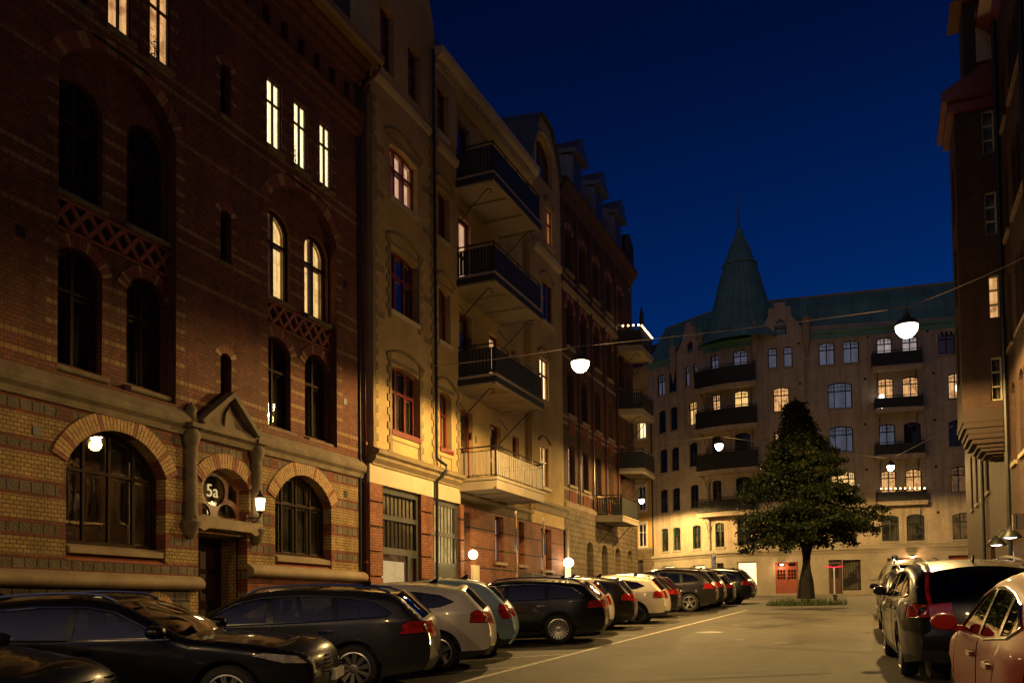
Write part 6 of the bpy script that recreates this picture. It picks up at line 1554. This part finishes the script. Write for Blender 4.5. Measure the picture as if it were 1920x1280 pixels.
for k in range(3200):
    f = rng.random(); z = H0 + .5 + (H1 - H0)*f*.9; r = (2.7*(1 - f)**.95 + .15)*rng.random()**.6; a = rng.uniform(0, 2*PI); leaf(Vector((tb.x - .25*f + r*math.cos(a), tb.y + r*math.sin(a), z + rng.gauss(0, .2))), rng.uniform(.05, .085))
mb.build('crown', [lv], TR)
mb = MB()
for k in range(900):
    a = rng.uniform(0, 2*PI); r = math.sqrt(rng.random()); p = tb + Vector((r*1.5*math.cos(a), r*.7*math.sin(a), 0)); p.z = g(p.y) + .12; h = rng.uniform(.1, .38); d = Vector((rng.gauss(0, .1), rng.gauss(0, .1), h)); w = Vector((rng.uniform(-.02, .02), rng.uniform(-.02, .02), 0))
    mb.poly([p - w, p + w, p + d])
tag(mb.build('grass_tuft', [plain('grass_blades', (.05, .08, .018), .7, .3)]), kind='stuff')
tag(bpy.data.objects['grass_tuft'], 'rough grass growing round the foot of the tree', 'grass')

# ================================================================ signs, posts and small things
blue = plain('sign_blue', (.012, .06, .26), .4, .05, 3, bmp=0); wht = plain('sign_white', (.75, .73, .7), .45, .05, 3, bmp=0)
def psign(x, ytop, depth, w, parts, lab, ph=None):
    p = atD(x, ytop, depth); gz = g(p.y); t = base('parking_sign', Vector((p.x, p.y, gz)), lab, 'parking sign', 'blue parking signs')
    mb = MB(); mb.tube([(p.x, p.y + .05, gz), (p.x, p.y + .05, p.z + .05)], .03, 8); mb.build('post', [M['dgrey']], t)
    z = p.z; ang = math.atan2(-FW.y, -FW.x)
    d2 = Vector((math.cos(ang), math.sin(ang), 0))
    for (hh, kind_) in parts:
        c = Vector((p.x, p.y, z - hh/2)) 
        mb = MB(); mb.box(c, (.02, w, hh - .015), 0, ang); mb.box(c + d2*.0115, (.004, w*.92, hh - .015 - w*.08), 1, ang); pl = mb.build('sign_plate', [wht, blue if kind_ != 'o' else plain('sign_yellow', (.5, .28, .05), .5)], t)
        Mx = Matrix.Translation(c + d2*.016) @ Matrix.Rotation(ang + PI/2, 4, 'Z') @ Matrix.Rotation(PI/2, 4, 'X')
        if kind_ == 'P': textmesh('P', hh*1.05, wht, Mx, pl, 'letter')
        elif kind_ == 'W':
            mb = MB(); q = lambda u, v: Mx @ Vector((u*hh, v*hh, 0))
            mb.tube([q(.17*math.cos(t_*.42 + 1.2 + 1.6) - .02, .17*math.sin(t_*.42 + 1.2 + 1.6) - .1) for t_ in range(11)], .022*hh/.4, 5)
            mb.tube([q(-.08, .2), q(-.06, .0), q(.1, -.02), q(.17, -.2), q(.25, -.18)], .026*hh/.4, 5); mb.lathe([(.05*hh*math.sin(PI*k/6), .05*hh*math.cos(PI*k/6)) for k in range(7)], 8, 0, q(-.09, .3)); mb.build('wheelchair_symbol', [wht], pl)
        elif kind_ in 'tao':
            mb = MB()
            if kind_ == 'a':
                q = lambda u, v: Mx @ Vector((u*w, v*hh, 0)); mb.tube([q(-.22, -.1), q(-.33, -.1)], .012, 4); mb.tube([q(-.28, .0), q(-.34, -.1), q(-.28, -.2)], .012, 4)
                for k in range(4): mb.box(q(-.08 + .11*k, -.08), (.006, w*.075, hh*.28), 0, ang)
            else:
                for k in range(3):
                    for j in range(4 - k % 2): mb.box(Mx @ Vector((w*(-.3 + .19*j), hh*(.25 - .24*k), 0)), (.006, w*.14, hh*.1), 0, ang)
            mb.build('small_print', [wht], pl)
        z -= hh
    return t
psign(1677, 1041, 42, .34, ((.29, 'P'), (.26, 'W'), (.2, 'a')), 'blue parking sign with a white wheelchair symbol above the pale crossover')
psign(1338, 1037, 46, .27, ((.34, 'P'), (.42, 't'), (.24, 'o')), 'blue parking sign with plates of small print near the big black off-roader')
for (x, yt, X_, n, lab) in ((967, 957, -11.5, 5, 'tall sign post with an even stack of plates seen edge on'), (1019, 970, -11.5, 6, 'tall sign post with crooked plates seen edge on beside the grey cabinet')):
    p = atX(x, yt, X_); t = base('sign_post', Vector((p.x, p.y, g(p.y))), lab, 'sign post', 'sign posts on the left pavement')
    mb = MB(); mb.tube([(p.x, p.y, g(p.y)), (p.x, p.y, p.z)], .032, 8); mb.build('post', [plain('galvanised_post', (.4, .36, .3), .45, .15, metal=.3)], t)
    z = p.z - .1; cols = [M['quoin'], M['dgrey'], blue, plain('orange_plate', (.4, .2, .07), .5), M['quoin'], M['dgrey']]
    vd = Vector((p.x, p.y, 0)).normalized(); ang = math.atan2(vd.y, vd.x)
    for k in range(n):
        hh = (.5, .36, .42, .45, .3, .5)[k]; mb = MB(); mb.box((p.x + .02*(k % 2), p.y, z - hh/2), (.34, .03, hh - .03), 0, ang + .13 + .05*(k % 3)); mb.build('sign_plate', [cols[k]], t); z -= hh
p = atX(1001, 1080, -13.6); gz = g(p.y) + .12
t = base('utility_cabinet', Vector((p.x, p.y, gz)), 'grey metal utility cabinet against the brick wall', 'cabinet')
mb = MB(); mb.bbox((-13.94, p.y - .55, gz), (-13.5, p.y + .75, gz + 1.5)); mb.bbox((-13.97, p.y - .6, gz + 1.5), (-13.46, p.y + .8, gz + 1.56)); mb.build('housing', [plain('grey_cabinet_paint', (.13, .12, .1), .5, .2)], t)
mb = MB(); mb.bbox((-13.5, p.y - .5, gz + .1), (-13.485, p.y + .08, gz + 1.42)); mb.bbox((-13.5, p.y + .12, gz + .1), (-13.485, p.y + .7, gz + 1.42)); mb.build('door', [plain('cabinet_door', (.16, .145, .12), .5, .2)], t)
p = atX(891, 1078, -13.9); mb = MB(); mb.box((-13.9, p.y, p.z), (.12, .5, .75)); t = mb.build('mail_box', [plain('cream_metal', (.5, .42, .28), .5, .1)]); tag(t, 'pale wall box below the globe lamp', 'wall box')
# projecting shop sign on the right
q0 = atY(1898, 963, 19); q1 = atY(1898, 993, 19); t = base('projecting_sign', Vector((XR, 19, q1.z)), 'white projecting shop sign on the dark brick wall', 'shop sign')
mb = MB(); mb.bbox((q0.x, 18.93, q1.z), (XR - .05, 19.07, q0.z)); mb.build('sign_box', [plain('sign_cream', (.62, .5, .38), .5, .08)], t)
mb = MB(); mb.bbox((XR - .2, 18.98, q0.z), (XR, 19.02, q0.z + .06)); mb.bbox((q0.x + .05, 18.92, q1.z + .02), (q0.x + .07, 18.93, q0.z - .02)); mb.build('frame', [M['dgrey']], t)
textmesh('L', .16, M['black'], Matrix.Translation(Vector((q0.x + .23, 18.92, q1.z + .1))) @ Matrix.Rotation(PI/2, 4, 'X'), t, 'letter')
# electric scooter by the tree
p = onG(1566, 1125); t = base('kick_scooter', p, 'electric kick scooter with a red handlebar light near the tree', 'kick scooter')
z_ = p.z
mb = MB(); mb.box(p + Vector((0, .1, .17)), (.17, .75, .05)); mb.build('deck', [M['black']], t)
mb = MB(); mb.tube([p + Vector((0, -.35, .14)), p + Vector((0, -.28, 1.25))], .03, 8); mb.build('stem', [wht], t)
mb = MB(); mb.tube([p + Vector((-.32, -.27, 1.3)), p + Vector((0, -.28, 1.26)), p + Vector((.32, -.27, 1.3))], .025, 8); mb.build('handlebar', [emit('red_light', (1, .03, .06), 1.2)], t)
for dy in (-.38, .5):
    mb = MB(); mb.lathe([(.07, -.03), (.12, -.03), (.12, .03), (.07, .03), (.07, -.03)], 16, 0, p + Vector((0, dy, .12)), 'X'); mb.build('wheel', [C['tyre']], t)
# string lights, parasol
def bulbs(pts, lab):
    t = base('string_lights', pts[0], lab, 'string lights', 'strings of fairy lights on balcony railings'); mb = MB(); mb.tube(pts, .008, 4); mb.build('cable', [M['black']], t)
    for i in range(len(pts) - 1):
        n = max(1, int((pts[i + 1] - pts[i]).length/.28))
        for k in range(n): mb = MB(); mb.lathe([(.055*math.sin(PI*j/5), .055*math.cos(PI*j/5)) for j in range(6)], 7, 0, pts[i].lerp(pts[i + 1], (k + .5)/n) + Vector((0, 0, .05))); mb.build('bulb', [M['bulb']], t, True)
bulbs([F3.pos(47.5, 18.0, .3), F3.pos(47.5, 18.02, 1.5), F3.pos(50.2, 18.0, 1.5)], 'fairy lights along the topmost balcony of the corner building')
ba, bb_ = FE_.px(1648, 918, 1.0), FE_.px(1738, 917, 1.0); bulbs([FE_.pos(ba[0], ba[1] + .03, 1.03), FE_.pos((ba[0] + bb_[0])/2, ba[1] - .02, 1.03), FE_.pos(bb_[0], bb_[1] + .03, 1.03)], 'fairy lights along the lowest balcony of the pale building')
p = F3.pos(49.6, 16.9, 1.0); t = base('closed_parasol', p, 'closed dark parasol standing on the topmost corner balcony', 'parasol')
mb = MB(); mb.tube([p, p + Vector((0, 0, 2.9))], .025, 6); mb.build('pole', [M['black']], t); mb = MB(); mb.lathe([(.12, 1.3), (.17, 1.5), (.13, 2.4), (.02, 2.95)], 10, 0, p); mb.build('canopy', [plain('parasol_cloth', (.02, .015, .012), .9)], t)
u, z = FE_.px(1796, 727, -.2); p = FE_.pos(u, z, -.24); mb = MB(); mb.lathe([(.18*math.sin(PI*j/8), .3*math.cos(PI*j/8)) for j in range(9)], 12, 0, p); t = mb.build('paper_lamp', [emit('paper_glow', (1, .9, .7), 2.2)], None, True); tag(t, 'white paper globe lamp hanging in a lit window', 'lamp')
u, z = FE_.px(1653, 743, .6); p = FE_.pos(u, z, .6); mb = MB(); mb.lathe([(.2*math.sin(PI*j/8), .14*math.cos(PI*j/8)) for j in range(9)], 12, 0, p); mb.tube([p + Vector((0, 0, -.12)), p + Vector((0, 0, -.9))], .02, 6); t = mb.build('balcony_lamp', [emit('balcony_glow', (1, .9, .75), 4)], None, True); tag(t, 'small white lamp on a balcony of the pale building', 'lamp')

# house plants on two lit sills
for (fac, u, z, d_, lb) in ((F1, 13.42, 13.5, -.1, 'leafy house plant in a lit top storey window beside the slit window'), (F1, 18.2, 13.5, -.1, 'spindly house plant in the middle one of three lit top storey windows'), (F1, 17.2, 9.85, -.5, 'house plant on the sill of a lit arched window')):
    p = fac.pos(u, z, d_); mb = MB()
    for k in range(60):
        q = p + Vector((rng.gauss(0, .02), rng.gauss(0, .07), abs(rng.gauss(.22, .2)))); a = rng.uniform(0, 6.28); s_ = rng.uniform(.02, .05)
        mb.poly([q, q + Vector((0, math.cos(a)*s_, math.sin(a)*s_)), q + Vector((.004, math.cos(a)*s_*1.6 - math.sin(a)*s_*.4, math.sin(a)*s_*1.6 + math.cos(a)*s_*.4)), q + Vector((0, -math.sin(a)*s_*.6, math.cos(a)*s_*.6))])
    mb.tube([p, p + Vector((0, 0, .4))], .008, 4)
    t = mb.build('house_plant', [plain('plant_leaf', (.03, .05, .015), .6)]); tag(t, lb, 'house plant', 'house plants in lit windows')

# ================================================================ sky, camera, render
w = bpy.data.worlds.new('World'); S.world = w; w.use_nodes = True; t = w.node_tree
bg = t.nodes['Background']; sky = t.nodes.new('ShaderNodeTexSky'); sky.sky_type = 'NISHITA'; sky.sun_disc = False
sky.sun_elevation = R(-1.0); sky.sun_rotation = R(20); sky.ozone_density = 6.0; sky.air_density = 1.0; sky.dust_density = .3
sep = t.nodes.new('ShaderNodeSeparateXYZ'); t.links.new(t.nodes.new('ShaderNodeTexCoord').outputs['Generated'], sep.inputs[0])
dusk = ramp(t, sep.outputs['Z'], [(0.0, (.06, .3, .29)), (.25, (.01, .235, .265)), (.4, (.006, .17, .2)), (.56, (.004, .085, .108)), (1.0, (.006, .04, .05))])
west = N(t, 'ShaderNodeMapRange'); west.inputs['From Min'].default_value = -.35; west.inputs['From Max'].default_value = -.85; t.links.new(sep.outputs['Y'], west.inputs['Value'])
low = ramp(t, sep.outputs['Z'], [(0, (.02, .015, .015)), (.22, (.04, .03, .035)), (.4, (.24, .175, .16)), (.6, (.12, .095, .1)), (.85, (.03, .03, .05)), (1, (.0, .0, .0))])
wg = mixc(t, west.outputs[0], (0, 0, 0), low)
t.links.new(mixc(t, 1.0, mixc(t, 1.0, sky.outputs[0], dusk, 'MULTIPLY'), wg, 'ADD'), bg.inputs[0]); bg.inputs[1].default_value = 1.0
cam = bpy.data.cameras.new('camera'); co = bpy.data.objects.new('camera', cam); COL.objects.link(co); S.camera = co
rw = Vector((XAc.x, YAc.x, UPc.x)); uw = Vector((XAc.y, YAc.y, UPc.y))
m = Matrix((rw, uw, -FW)).transposed().to_4x4(); m.translation = EYE; co.matrix_world = m
cam.sensor_width = 36; cam.lens = FPX/1920*36; cam.shift_y = (PY - 640)/1920; cam.shift_x = (960 - PX)/1920; cam.clip_end = 2000; cam.clip_start = .1
S.render.engine = 'CYCLES'; cy = S.cycles; cy.use_denoising = True; cy.max_bounces = 6; cy.diffuse_bounces = 3; cy.glossy_bounces = 4; cy.transmission_bounces = 4; cy.transparent_max_bounces = 10
cy.caustics_reflective = False; cy.caustics_refractive = False; cy.sample_clamp_indirect = 4; cy.sample_clamp_direct = 0
S.view_settings.view_transform = 'Standard'; S.view_settings.look = 'None'; S.view_settings.exposure = 0; S.view_settings.gamma = 1
